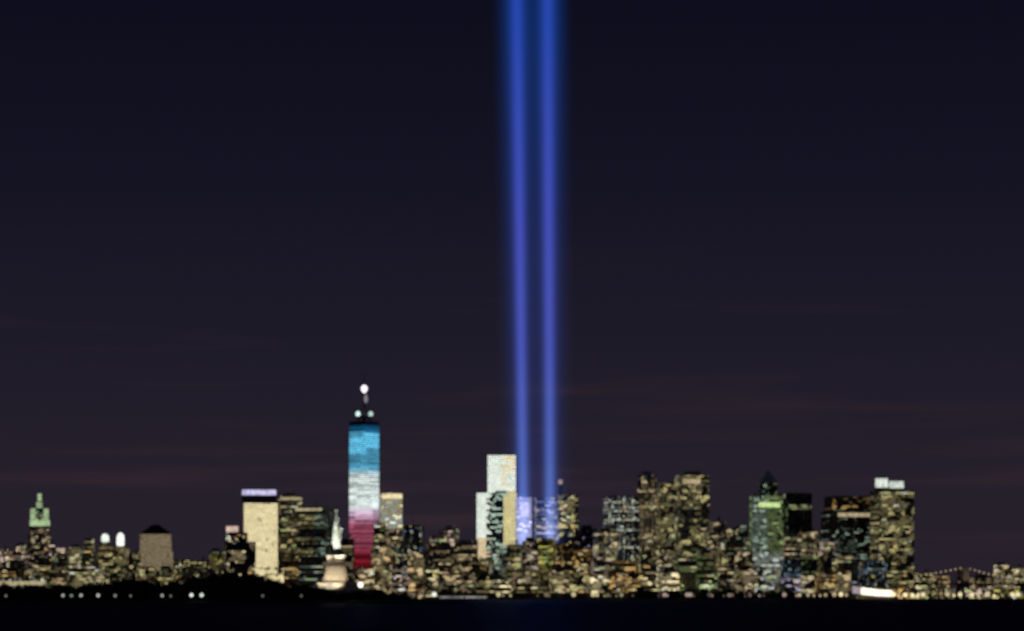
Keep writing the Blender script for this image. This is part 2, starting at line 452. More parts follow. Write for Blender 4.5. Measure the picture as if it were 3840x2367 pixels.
# ---- the far west side, beyond the dark island
B('brick_apartment_block', 'plain brick apartment block at the frame edge of the green-crowned skyscraper cluster', [(-30, 52, 2062)], 8700, 'pink', .55, .6, 'brick', .2, roof=('tank',))
B('brick_apartment_block', 'brick block with stepped top just before the green-crowned skyscraper', [(44, 108, 2070), (58, 100, 2046)], 8650, 'pink', .5, .5, 'brick', -.2, roof=('penthouse',))
B('skyscraper', 'distant stepped skyscraper with green floodlit crown and needle mast', [(84, 208, 2096), (100, 194, 2010), (108, 186, 1974), (116, 179, 1908), (134, 161, 1880), (141, 155, 1850)], 11300, 'tan', .16, .25, 'limestone', .22, k=.7,
  roof=(), dens=lambda u, v, fc: 1 if v < .74 else 3, palf=lambda u, v, fc, r: 'crowngreen' if v > .74 else 'tan', gain=.6, full=.0,
  bars=((112, 184, 1952, 1974, 'crowngreen', .78, 'floodlit_band'), (114, 132, 1908, 1950, 'crowngreen', .62, 'floodlit_band'), (162, 180, 1908, 1950, 'crowngreen', .62, 'floodlit_band'), (136, 158, 1884, 1906, 'crowngreen', .52, 'floodlit_band'), (141, 155, 1852, 1881, 'crowngreen', .68, 'floodlit_mast')))  # glowing bands and panes stand in for green floodlight on the stone
B('office_block', 'slim pinkish-lit block standing beside the green-crowned skyscraper', [(162, 214, 2052), (170, 206, 2038)], 8600, 'pink', .7, .6, 'stone', .25, roof=('tank',), bright=.6)
B('office_block', 'square block with glowing pink cornice next to the slim pinkish-lit block', [(206, 258, 2060)], 8660, 'pink', .4, .6, 'tan', -.25, roof=('coolers',), bars=((216, 252, 2056, 2068, 'pink', .62),))
B('office_block', 'brightly lit cream office slab near the pair of white lantern tops', [(256, 316, 2054)], 8620, 'cream', 1.3, .8, 'limestone', .22, roof=('penthouse',), bright=.5, gain=.8)
B('warehouse_block', 'broad greenish-windowed warehouse block beneath the cream office slab', [(150, 262, 2094)], 8300, 'green', .6, .6, 'brick', .18, roof=('tank', 'coolers'), gain=.7)
B('office_block', 'olive-lit block between the cream slab and first white lantern top', [(306, 374, 2078), (318, 352, 2020)], 8560, 'olive', .45, .7, 'stone', -.2, roof=('antenna',))
B('office_tower', 'slender tower with bright white lantern top, the lower of a pair', [(366, 426, 2046), (374, 414, 2034)], 8450, 'olive', .7, .8, 'tan', .2, roof=(), bars=((380, 408, 2002, 2034, 'white', 1.1, 'lantern'),), gain=.7)
B('office_tower', 'slender tower with bright white lantern top beside the tan hip-roofed tower', [(426, 486, 2060), (432, 472, 2048)], 8500, 'olive', .6, .8, 'tan', -.2, roof=(), bars=((440, 468, 1998, 2048, 'white', 1.35, 'lantern'),), gain=.7)
B('office_block', 'dim olive block squeezed beside the tan hip-roofed tower', [(478, 530, 2076)], 8350, 'olive', .6, .7, 'brick', .2, roof=('tank',), gain=.6)
B('stone_tower', 'broad tan stone tower with dark hipped roof and even pinkish glow', [(514, 654, 2070), (520, 648, 2004)], 8400, 'tan', 1.1, 1, 'tan', .12, k=.8, roof=('gable',), bright=0, gain=1.05, full=0, even=True)  # floodlight on the stone put in as evenly glowing panes
B('office_block', 'low dim block on the open side of the tan hip-roofed tower', [(648, 724, 2102)], 8300, 'olive', .35, .6, 'brown', .2, roof=('coolers',), gain=.7)
B('office_block', 'low dim flat block between hip-roofed tower and yellow-lit block', [(716, 790, 2104)], 8100, 'olive', .35, .6, 'grey', -.2, roof=('tank',), gain=.7)
B('office_block', 'small block glowing strong yellow-green near the dark tower', [(780, 842, 2070)], 7900, 'yellow', 1.2, .9, 'tan', .15, roof=('penthouse',), gain=.55, bright=.3)
B('dark_tower', 'nearly unlit tower with one pale pink roof lamp beside cream tower', [(838, 962, 2034), (838, 930, 1998)], 6790, 'brown', .08, .10, 'dark', .2, roof=('coolers',), bars=((848, 892, 1974, 1998, 'pink', .8, 'roof_sign'),), full=0)
fl = [(-14, 62, 2128, 'amber', 'brick', 'tank', 'corner'), (58, 128, 2134, 'cream', 'tan', 'coolers', 'long-windowed'), (124, 196, 2122, 'olive', 'brick', 'penthouse', 'tall-roofed'),
      (190, 262, 2130, 'brown', 'stone', 'tank', 'water-tanked'), (256, 330, 2136, 'olive', 'grey', 'coolers', 'grey flat-roofed'), (326, 392, 2126, 'cream', 'limestone', 'tank', 'pale limestone'),
      (388, 458, 2132, 'olive', 'brown', 'penthouse', 'dark brown'), (452, 522, 2122, 'cream', 'tan', 'tank', 'tan'), (518, 590, 2128, 'brown', 'brick', 'coolers', 'red brick'), (586, 660, 2134, 'olive', 'stone', 'penthouse', 'greyish stone')]
wh = ['under the green-crowned skyscraper, by the lit pier', 'behind the long white-lit pier shed', 'in front of the broad greenish warehouse', 'below the pink-corniced block', 'below the cream office slab',
      'below the slim spired olive block', 'below the lower white lantern top', 'below the taller white lantern top', 'under the tan hip-roofed tower, at its near corner', 'under the tan hip-roofed tower, at its far corner']
for i, (a, b, yt, p, w, rf, d) in enumerate(fl):
    B('waterside_block', 'low %s block %s' % (d, wh[i]), [(a, b, yt)], 7900 + 60 * (i % 2), p, .75, .6, w, (-1) ** i * .18, roof=(rf,), gain=.8, group='low blocks behind the island trees')
B('pier_shed', 'long low pier shed with one continuous white-lit band', [(-40, 176, 2168)], 7780, 'white', .5, .6, 'grey', 0, k=.18, roof=('coolers',), bars=((-30, 170, 2180, 2194, 'cream', .5, 'lit_band'),), cat='pier shed')
B('low_arcade', 'very long low arcade with dim olive windows below the yellow-lit block', [(690, 952, 2126)], 7700, 'olive', .5, .9, 'stone', 0, k=.14, roof=('coolers',), gain=.6)

# ---- around the red, white and blue tower
B('office_tower', 'bright cream-lit glass tower with violet-white glowing roof band', [(910, 1044, 1888)], 6950, 'cream', 1.22, 1, 'limestone', .12, k=.6, fh=4.6, bw=5.0, roof=('coolers',), bright=0, gain=3.5, full=0, even=True,
  bars=((908, 1034, 1838, 1858, 'violet', .95, 'roof_light'),))
B('office_tower', 'olive-windowed tower with bright cornice pressed against the cream-lit tower', [(1042, 1134, 1862)], 7050, 'olive', .8, .8, 'tan', .2, roof=('penthouse',), gain=.62, bars=((1050, 1128, 1866, 1876, 'cream', .42),))
B('office_tower', 'greenish tower with one bright white cornice line and darker flank', [(1120, 1252, 1906)], 6850, 'teal', .5, .6, 'grey', -.3, k=.9, roof=('coolers', 'antenna'), gain=.36, bars=((1124, 1226, 1908, 1917, 'cream', .55),), dens=lambda u, v, fc: 1.3 if fc == 'f' else .5, palf=lambda u, v, fc, r: 'olive' if fc == 'f' and u < .6 else 'teal')
B('base_pavilion', 'small bright pavilion at the foot of the cream-lit tower', [(946, 1066, 2132)], 6620, 'cream', 1.6, .8, 'tan', .1, k=.4, roof=('coolers',), bright=.7, bars=((958, 1040, 2138, 2152, 'cream', .8, 'lit_band'),))
B('office_block', 'amber-tinged block between the small pavilion and the statue', [(1040, 1128, 2098)], 6700, 'amber', .5, .6, 'brick', .2, roof=('tank',), gain=.6)
B('office_block', 'low dim greenish block standing behind the statue pedestal', [(1120, 1230, 2110)], 6680, 'teal', .5, .6, 'grey', -.2, roof=('coolers',), gain=.5)
B('office_tower', 'white-topped tower touching the red white and blue tower', [(1422, 1510, 1850)], 6960, 'white', .9, .8, 'limestone', .2, k=.6, roof=(), gain=1.2, bright=.12, even=True,
  dens=lambda u, v, fc: 1.7 if v > .66 else .35, palf=lambda u, v, fc, r: ('white', 'cream') if v > .66 else 'brown', bars=((1428, 1504, 1853, 1872, 'cream', .95),))
B('office_tower', 'dim slate tower with sparse windows beside the white-topped tower', [(1506, 1590, 1972)], 7150, 'blue', .1, .22, 'dark', .2, roof=('antenna',), gain=.6, full=0)
B('office_block', 'slim brown block overlapping the red storeys on the white-topped tower side', [(1400, 1448, 1966)], 6735, 'brown', .5, .5, 'brown', .15, roof=('coolers',), gain=.6)
B('office_block', 'slim dark block overlapping the red storeys on the statue side', [(1284, 1328, 2022)], 6735, 'brown', .35, .4, 'dark', -.15, roof=('tank',), gain=.6)
B('office_block', 'brown-windowed block hiding the red foot of the tall tower', [(1392, 1476, 2050)], 6640, 'brown', .6, .6, 'brick', -.2, roof=('tank',), gain=.85)
B('office_block', 'teal-tinged block next to the brown-windowed one near the tall tower', [(1470, 1548, 2040)], 6720, ('brown', 'teal'), .55, .6, 'stone', .2, roof=('coolers',), gain=.7)
B('office_block', 'brown block with rooftop mast close to the slate tower', [(1542, 1622, 2070)], 6640, 'brown', .5, .6, 'brown', -.15, roof=('antenna',), gain=.8)
B('hotel_block', 'narrow cream-lit hotel block behind the bright pier floodlight', [(1588, 1646, 2098)], 6500, 'cream', .9, .8, 'limestone', .25, roof=('penthouse',), gain=.8, dens=lambda u, v, fc: 2 if u > .5 else .5)
fl = [(1330, 1404, 2128, 'brown', 'brick', 'coolers', 'squat brick block right beside the statue island lamp'), (1398, 1470, 2120, 'brown', 'tan', 'tank', 'tan block with water tank under the white-topped tower'),
      (1464, 1534, 2130, 'pink', 'stone', 'penthouse', 'rosy-lit stone block under the dim slate tower'), (1528, 1596, 2124, 'brown', 'brown', 'coolers', 'dark brown waterside block before the rooftop-mast block')]
for i, (a, b, yt, p, w, rf, d) in enumerate(fl):
    B('waterside_block', d, [(a, b, yt)], 6480 + 40 * (i % 2), p, .8, .5, w, (-1) ** i * .2, roof=(rf,), gain=.9, bright=.5)
# ---- between the statue and the twin beams
B('office_block', 'brown stepped block inland of the narrow hotel', [(1596, 1690, 2040), (1612, 1676, 2012)], 6820, 'brown', .5, .6, 'brick', .2, roof=('tank',), gain=.7)
B('office_block', 'slim block with bright pale upper windows before the stepped white tower', [(1656, 1722, 1986)], 6900, 'pink', .45, .5, 'stone', -.2, roof=('penthouse',), gain=.8, dens=lambda u, v, fc: 1.6 if v > .8 else .6)
B('office_block', 'brown block leaning against the foot of the stepped white tower', [(1704, 1792, 2028)], 6860, 'brown', .5, .6, 'brown', .2, roof=('coolers',), gain=.7)
def dens4(u, v, fc):
    if v > .745: return 2.0 if (u < .38 or u > .55) else 1.0
    if fc != 'f': return 2.2
    return 2.2 if u < .26 else (.12 if u < .68 else 1.0)
def pal4(u, v, fc, r):
    if v > .745: return 'white' if (u < .5 or r.random() < .5) else 'cream'
    if u < .26: return 'white' if v > .42 else 'tan'
    return 'olive' if u > .68 else 'teal'
B('office_tower', 'tall stepped tower ablaze with white floors beside the twin beams', [(1784, 1938, 1850), (1826, 1934, 1708)], 6900, 'white', 1.6, 1, 'glass', .05, k=.5, fh=4.6, bw=4.6, roof=('coolers',), gain=3.7, bright=0, full=0, even=True, dens=dens4, palf=pal4)  # floodlit facade put in as dense glowing panes
B('beamside_tower', 'violet-white tower glowing at the foot of the first beam', [(1934, 1994, 1866)], 6830, 'violet', 1.0, .9, 'white', .1, k=.7, roof=('penthouse',), gain=1.6, bright=.04, full=0, even=True, dens=lambda u, v, fc: 1.9 if v > .55 else (1 if v > .3 else .2), bars=((1950, 1982, 1884, 1940, 'violet', .8, 'lit_panel'),))  # violet panes and panel stand in for beam light on the walls
B('beamside_tower', 'grey-violet tower standing between the feet of both beams', [(2004, 2094, 1868)], 6860, 'violet', .9, .7, 'grey', .15, k=.6, roof=('coolers',), gain=.65, dens=lambda u, v, fc: (1.6 if u > .4 else .6) if v > .4 else .25)  # violet panes put in for the beams' light on this facade
B('office_tower', 'tower with greenish-yellow lit top and lamp mast just past the beams', [(2092, 2168, 1856)], 7080, 'olive', .6, .5, 'dark', -.25, roof=('antenna',), gain=.8, dens=lambda u, v, fc: 2 if v > .86 else .25, bars=((2098, 2112, 1800, 1816, 'pink', .5, 'mast_lamp'),))
B('office_tower', 'dim purple-grey tower in the gap past the twin beams', [(2164, 2240, 1985)], 7150, 'violet', .15, .3, 'dark', .2, roof=('penthouse',), gain=.5, full=0)
md = [(1690, 1770, 2080, 'brown', 'brick', 'tank', 'brick block with roof tank before the white stepped tower'), (1764, 1846, 2096, 'olive', 'brown', 'coolers', 'olive-lit low block below the white wing of the stepped tower'),
      (1840, 1900, 2052, 'teal', 'grey', 'coolers', 'grey block with cool windows covering the stepped tower base'), (1896, 1962, 2044, 'olive', 'stone', 'tank', 'stone block with roof tank before the violet-white tower'),
      (1958, 2020, 2030, 'pink', 'brick', 'penthouse', 'rosy-windowed brick block below the first beam'), (2014, 2084, 2022, 'yellow', 'tan', 'coolers', 'yellow-tinged block below the grey-violet tower'),
      (2080, 2150, 2040, 'amber', 'brick', 'tank', 'amber-lit brick block just past the second beam'), (2146, 2222, 2062, 'amber', 'brown', 'coolers', 'amber-lit brown block beneath the purple-grey tower')]
for i, (a, b, yt, p, w, rf, d) in enumerate(md):
    B('office_block', d, [(a, b, yt)], 6600 + 55 * (i % 2), p, .55, .7, w, (-1) ** i * .2, roof=(rf,), gain=.62)
# ---- the dense office district
B('office_block', 'cream-windowed block at the shoulder of the flat dark-roofed tower', [(2226, 2314, 1996)], 6760, 'cream', .9, .7, 'limestone', .2, roof=('penthouse',), gain=.8)
B('office_tower', 'tower with flat dark roof and patchy white floors', [(2264, 2394, 1864)], 6900, 'white', .75, .6, 'grey', .2, roof=('coolers',), gain=.62, full=.14)
B('office_tower', 'tall tan tower with plain dim top and lit middle floors', [(2386, 2472, 1868), (2390, 2462, 1782)], 7000, 'brown', .9, .8, 'tan', -.2, roof=('penthouse',), gain=.62, dens=lambda u, v, fc: .5 if v > .84 else 1.2)
B('office_tower', 'olive tower wedged between the tan tower and bright-barred tower', [(2466, 2540, 1812)], 7120, 'olive', .7, .8, 'stone', .2, roof=('coolers',), gain=.6)
B('office_tower', 'massive olive tower with one bright bar under its roof', [(2532, 2658, 1784)], 6950, 'olive', .75, .8, 'limestone', .22, roof=('penthouse',), gain=.62, bars=((2548, 2614, 1798, 1816, 'tan', .62),))
B('office_tower', 'lower grey-lit tower beside the bright-barred olive tower', [(2646, 2724, 1958)], 6800, 'tan', .6, .7, 'stone', -.2, roof=('tank',), gain=.62)
B('office_block', 'stepped block with scattered pale windows near the green tower', [(2706, 2786, 2010), (2716, 2768, 1984)], 6880, 'tan', .6, .6, 'brown', .2, roof=('coolers',), gain=.66)
B('office_tower', 'slim grey tower at the elbow of the green-topped tower', [(2760, 2822, 1972)], 6990, 'teal', .4, .5, 'grey', -.2, roof=('antenna',), gain=.55)
def pal_g(u, v, fc, r): return ('white' if v < .4 else ('green' if u > .45 else 'teal'))
B('office_tower', 'green-lit tower with dark copper pyramid roof and glowing band', [(2810, 2934, 2060), (2812, 2932, 1856), (2846, 2914, 1812)], 6820, 'green', 1.0, .9, 'grey', .1, k=.7, roof=('pyramid',), gain=.62, palf=pal_g, bright=.12, even=True, dens=lambda u, v, fc: .8 if v < .885 else .12, bars=((2838, 2918, 1886, 1904, 'green', 1.3), (2856, 2912, 1862, 1876, 'green', .25, 'crown_light')))
B('office_tower', 'almost unlit dark green tower behind the green-topped tower', [(2934, 3042, 1852)], 7250, 'green', .06, .3, 'dark', .2, roof=('coolers',), gain=.35, full=0)
B('office_block', 'grey-windowed block at the foot of the dark unlit tower', [(2930, 3004, 2004)], 6800, 'tan', .8, .7, 'stone', .2, roof=('penthouse',), gain=.66)
B('office_block', 'pale-windowed block next to the grey-windowed one, with roof tank', [(2996, 3072, 1996)], 6860, 'tan', .7, .6, 'tan', -.2, roof=('tank',), gain=.66)
B('office_block', 'rosy block at the near corner of the bar-lit brown tower', [(3062, 3132, 2030)], 6760, 'pink', .7, .7, 'brick', .2, roof=('coolers',), gain=.6)
B('office_tower', 'wide brown tower with bright horizontal bar and amber roof storey', [(3084, 3264, 1920), (3096, 3262, 1864)], 6950, 'teal', .5, .5, 'brown', .15, roof=('coolers',), gain=.4, palf=lambda u, v, fc, r: ('amber' if v > .87 else 'teal'), dens=lambda u, v, fc: .5 if v > .62 else 1, bars=((3124, 3254, 1926, 1940, 'tan', .62),))
B('office_tower', 'tan tower with brilliant white crown, last tower before the bridge', [(3266, 3424, 1842)], 6750, 'olive', 1.2, .8, 'tan', .25, k=.65, roof=(), gain=.6, bright=.25,
  dens=lambda u, v, fc: (1.3 if u < .55 else .5) if fc == 'f' else 1.0, bars=((3270, 3318, 1796, 1830, 'white', .85, 'crown_light'), (3322, 3380, 1806, 1832, 'white', .75, 'crown_light')))
md = [(2216, 2296, 2092, 'pink', 'brick', 'tank', 'rosy brick block inland of the amber-lit hall'), (2286, 2396, 2106, 'amber', 'tan', 'coolers', 'hall block glowing amber below the flat dark-roofed tower'),
      (2390, 2464, 2082, 'olive', 'stone', 'penthouse', 'olive-lit stone block below the tall tan tower'), (2458, 2536, 2064, 'tan', 'brown', 'tank', 'brown block with roof tank below the wedged olive tower'),
      (2530, 2612, 2090, 'green', 'grey', 'coolers', 'green-tinged block with fans below the bright-barred tower'), (2606, 2690, 2076, 'green', 'stone', 'penthouse', 'green-tinged stone block below the lower grey-lit tower'),
      (2684, 2756, 2074, 'olive', 'brick', 'tank', 'brick block with tank below the stepped pale-windowed block'), (2750, 2826, 2066, 'tan', 'tan', 'coolers', 'tan block with fans before the green-topped tower'),
      (2926, 3004, 2098, 'blue', 'grey', 'coolers', 'bluish-lit grey block below the grey-windowed block'), (2998, 3074, 2090, 'green', 'dark', 'tank', 'dark block with greenish windows and a roof tank'),
      (3068, 3142, 2096, 'olive', 'brown', 'coolers', 'olive-lit brown block before the bar-lit brown tower'), (3136, 3206, 2084, 'pink', 'brick', 'penthouse', 'rosy brick block under the bright horizontal bar'),
      (3194, 3322, 2104, 'blue', 'glass', 'coolers', 'blue-lit glass block behind the bright ferry terminal'), (3316, 3408, 2122, 'olive', 'tan', 'tank', 'low olive block at the foot of the white-crowned tower')]
for i, (a, b, yt, p, w, rf, d) in enumerate(md):
    B('office_block', d, [(a, b, yt)], 6500 + 60 * (i % 2), p, .75 if p != 'amber' else 1.3, .7, w, (-1) ** i * .2, roof=(rf,), gain=.62 if p != 'blue' else .5)
fr = [(1640, 1712, 2158, 'brown', 'brick', 'tank', 'low brick block behind the white-lit promenade pier'), (1706, 1782, 2150, 'tan', 'stone', 'coolers', 'low stone block at the middle of the promenade pier'),
      (1776, 1850, 2164, 'olive', 'brown', 'penthouse', 'low brown block at the inland end of the promenade pier'), (1846, 1926, 2176, 'cream', 'limestone', 'coolers', 'bright cream pavilion-like block by the water below the beams'),
      (1920, 1996, 2146, 'brown', 'brick', 'tank', 'waterside brick block with tank under the first beam'), (1990, 2066, 2152, 'olive', 'tan', 'coolers', 'waterside tan block under the second beam'),
      (2060, 2136, 2140, 'brown', 'stone', 'penthouse', 'waterside stone block before the amber-lit brick block'), (2130, 2206, 2158, 'olive', 'brown', 'tank', 'waterside brown block with tank before the amber-lit brown block'),
      (2200, 2284, 2160, 'cream', 'limestone', 'coolers', 'waterside limestone block before the rosy brick block'), (2278, 2352, 2150, 'amber', 'tan', 'penthouse', 'waterside tan block, amber-lit, before the amber hall'),
      (2346, 2410, 2152, 'amber', 'brick', 'coolers', 'waterside brick block, amber-lit, where the dark park trees begin'), (2404, 2476, 2146, 'cream', 'stone', 'tank', 'creamy stone block with tank just above the park trees'),
      (2470, 2546, 2142, 'cream', 'limestone', 'penthouse', 'creamy limestone block with penthouse just above the park trees'), (2540, 2616, 2156, 'green', 'tan', 'coolers', 'tan block with green windows above the park trees'),
      (2610, 2690, 2164, 'green', 'grey', 'tank', 'grey block with green windows above the park trees'), (2684, 2760, 2132, 'tan', 'brown', 'coolers', 'brown block with pale windows above the promenade lamps'),
      (2754, 2828, 2140, 'tan', 'brick', 'penthouse', 'brick block with pale windows above the promenade lamps'), (2822, 2930, 2128, 'white', 'limestone', 'coolers', 'white-columned block at the base of the green-topped tower'),
      (2926, 2998, 2166, 'violet', 'grey', 'coolers', 'low grey violet-lit block by the water past the green tower'), (2992, 3064, 2160, 'tan', 'tan', 'tank', 'low tan block with tank by the water past the green tower'),
      (3058, 3130, 2150, 'amber', 'brick', 'coolers', 'low amber-lit brick block with fans near the ferry terminal'), (3124, 3196, 2142, 'brown', 'brick', 'tank', 'low brick block with tank right beside the ferry terminal')]
for i, (a, b, yt, p, w, rf, d) in enumerate(fr):
    B('waterside_block', d, [(a, b, yt)], 6320 + 50 * (i % 2), p, .95, .6, w, (-1) ** i * .2, roof=(rf,), gain=1.1 if p == 'cream' else .75, bright=.5, group='low blocks along the city waterfront', base=9)
# beyond the bridge
for i, (a, b, yt, p, w, rf, d) in enumerate([(3430, 3500, 2150, 'olive', 'brick', 'tank', 'small brick block behind the bridge side span'), (3494, 3570, 2162, 'brown', 'brown', 'coolers', 'low brown block behind the bridge side span'),
        (3640, 3724, 2168, 'brown', 'brick', 'penthouse', 'low brick block beyond the bridge tower'), (3724, 3786, 2120, 'tan', 'limestone', 'penthouse', 'limestone block seen beyond the bridge main span'),
        (3780, 3850, 2132, 'cream', 'tan', 'tank', 'tan block seen beyond the bridge main span'), (3846, 3930, 2140, 'cream', 'brick', 'coolers', 'brick block farthest along beyond the bridge main span')]):
    B('far_block', d, [(a, b, yt)], 8600 + 60 * (i % 2), p, .9, .6, w, (-1) ** i * .2, roof=(rf,), gain=.8, bright=.5, group='blocks beyond the bridge')
for i, (a, b, yt, p, w, rf, d) in enumerate([(3340, 3420, 2202, 'amber', 'tan', 'coolers', 'low amber-lit quay shed next to the ferry terminal'), (3414, 3480, 2196, 'cream', 'brick', 'coolers', 'low cream-lit quay shed before the bridge side span'),
        (3510, 3580, 2208, 'tan', 'stone', 'coolers', 'low pale-lit quay shed left dark at one end before the bridge tower'), (3600, 3716, 2206, 'pink', 'grey', 'tank', 'long rosy-lit quay shed below the bridge main span'), (3712, 3860, 2212, 'yellow', 'tan', 'coolers', 'long yellow-lit quay shed below the bridge main span')]):
    B('quay_shed', d, [(a, b, yt)], 6330, p, 1.2, .7, w, .1, k=.3, roof=(rf,), gain=.85, bright=.6, group='quay sheds')

# ------------------------------------------------------------------ the red, white and blue tower
def tall_tower():
    D = 6800.0; cx = wx(1366, D)
    root = thing('skyscraper', 'tallest tower, lit in bands of blue, white and red', 'skyscraper', (cx, D, GZ), R(2))
    hb = 36.0; z0 = 50.0; z1 = wz(1596, D) - GZ
    base = [(-hb, -hb), (hb, -hb), (hb, hb), (-hb, hb)]
    top = [(0, -hb), (hb, 0), (0, hb), (-hb, 0)]
    def octo(t, s=1.0):
        P = []
        for i in range(4):
            for j in (i - 1, i):                                 # base corner i lies between top corners i-1 and i
                q = top[j % 4]; P.append(((base[i][0] * (1 - t) + q[0] * t) * s, (base[i][1] * (1 - t) + q[1] * t) * s))
        return P
    # podium
    m = MB(); m.prism([(x * 1.0, y * 1.0) for x, y in base], 0, z0); m.build('podium', [principled('podium_glass', (.2, .22, .22), .3)], root)
    m = MB()
    A, Bq = octo(.001, .985), octo(.999, .985)
    n = 8; b = 0
    m.v += [(x, y, z0 + .01) for x, y in A] + [(x, y, z1) for x, y in Bq]
    m.f += [tuple(reversed(range(8))), tuple(range(8, 16))] + [(i, (i + 1) % 8, 8 + (i + 1) % 8, 8 + i) for i in range(8)]; m.m += [0] * 10
    m.build('glazing', [glass_mat()], root)
    blue = lin(96, 188, 226); navy = lin(12, 84, 124); white = lin(226, 240, 236); rose = lin(206, 100, 130); red = lin(150, 30, 46); pinkw = lin(240, 200, 232)
    rnd = random.Random(4)
    nfl = 74; h = (z1 - z0) / nfl
    fm = MB()
    for j in range(nfl):
        t0 = (j + .14) / nfl; t1 = (j + .90) / nfl
        za, zb = z0 + (z1 - z0) * t0, z0 + (z1 - z0) * t1
        py = YH - (za + GZ - CAM_H) * F / D
        if py > 2140: continue
        K = [(1500, navy, .8), (1618, navy, .85), (1632, blue, .95), (1700, blue, .9), (1722, blue, .45), (1744, blue, .5), (1760, blue, .8), (1792, white, .8), (1900, white, .9), (1935, pinkw, .75),
             (1975, rose, .55), (2045, rose, .45), (2085, red, .7), (2200, red, .6)]
        for (ya, ka, sa), (yb, kb, sb) in zip(K, K[1:]):
            if ya <= py <= yb:
                q = (py - ya) / (yb - ya); col = tuple(ka[c] * (1 - q) + kb[c] * q for c in range(3)); st = sa * (1 - q) + sb * q
        nm = 'navy' if py < 1622 else ('blue' if py < 1800 else 'white' if py < 1950 else 'rose'); nm += '_%d' % j
        P0, P1 = octo(t0), octo(t1); Q0, Q1 = octo(t0, .99), octo(t1, .99)
        for i in range(8):
            e0 = (Vector(P0[i]), Vector(P0[(i + 1) % 8])); e1 = (Vector(P1[i]), Vector(P1[(i + 1) % 8]))
            mid = (e0[0] + e0[1] + e1[0] + e1[1]) / 4
            if mid.y > -2 or ((e0[1] - e0[0]).length < 2.5): continue
            s = rnd.choice((.55, .8, 1, 1, 1.15)) if py < 1940 and py > 1622 else rnd.choice((.3, .6, .9, 1.1)) if py > 1622 else rnd.choice((.5, 1))
            lv = round(st * s, 1)
            mat = emit('tower_%s_%d' % (nm, int(lv * 10)), col, lv * 1.3, .25, .08)
            w = MB(); d = Vector((mid.x, mid.y)).normalized() * .5
            a, bb, c, dd = e0[0], e0[1], e1[1], e1[0]
            fr = [(*a, za), (*bb, za), (*c, zb), (*dd, zb)]
            w.v = [(x + d.x * .4, y + d.y * .4, z) for x, y, z in fr] + [(x - d.x, y - d.y, z) for x, y, z in fr]
            w.f = [(0, 1, 2, 3), (7, 6, 5, 4), (0, 4, 5, 1), (1, 5, 6, 2), (2, 6, 7, 3), (3, 7, 4, 0)]; w.m = [0] * 6
            w.build('lit_floor', [mat], root)
        fm.prism([(x * 1.004, y * 1.004) for x, y in octo((j + .92) / nfl)], z0 + (z1 - z0) * (j + .92) / nfl, z0 + (z1 - z0) * (j + 1.1) / nfl)
    o = fm.build('floor_slabs', [metal_mat()], root); o['kind'] = 'stuff'
    # unfinished steel top, ring platform, spire
    T = octo(.999)
    m = MB(); m.prism(T, z1 + .02, z1 + 9, 0, 1.0); m.build('parapet', [principled('parapet_steel', (.03, .07, .09), .6)], root)
    zr = wz(1566, D) - GZ
    m = MB()
    for a in range(8):
        an = a * math.pi / 4 + .2
        m.tube([(17 * math.cos(an), 17 * math.sin(an), z1 + 9), (17 * math.cos(an), 17 * math.sin(an), zr + 2)], .9, 6)
    m.lathe([(21, zr), (21, zr + 2.4), (14, zr + 2.5), (14, zr)], 32)
    m.build('ring_platform', [metal_mat()], root)
    for sx in (-1, 1):
        m = MB(); m.lathe([(.5, 0), (4.6, .4), (5.4, 4), (5.1, 9), (2.2, 11.6), (.5, 12.4)], 18, 0, (sx * 15.5 + .5, -9, zr + 2.5)); m.smooth = True
        m.build('work_lamp', [emit('work_lamp_%d' % (sx > 0), lin(200, 232, 222), .1 * 15 if sx < 0 else .9, .2)], root)
    zs = wz(1402, D) - GZ
    m = MB(); m.tube([(0, 0, z1), (0, 0, zr + 40), (0, 0, zs)], [3.2, 2.0, .6], 10)
    for q in range(7):
        z = zr + 8 + q * 12; r = 3.4 - q * .3
        m.lathe([(r, z), (r, z + 1), (r - .6, z + 1.1)], 12)
    for a in range(4):
        an = a * math.pi / 2 + .4
        m.tube([(20 * math.cos(an), 20 * math.sin(an), zr + 2), (1, 0, zr + 62)], .3, 5)
    m.build('spire', [metal_mat()], root)
    zc = wz(1458, D) - GZ
    m = MB(); m.lathe([(.4, -11), (3.5, -9), (6.6, -4.5), (8, 0), (7, 4.5), (4, 8), (.4, 9)], 24, 0, (0, 0, zc)); m.smooth = True
    m.build('beacon', [emit('beacon_white', lin(240, 226, 240), 1.7, .15, .1)], root)
    m = MB(); m.lathe([(.3, -12), (3.6, -8), (4.6, -2), (3.4, 6), (.3, 11)], 16, 0, (4, -2, zc - 24)); m.smooth = True
    m.build('lower_beacon', [emit('beacon_dim', lin(190, 180, 195), .45, .15, .1)], root)
tall_tower()

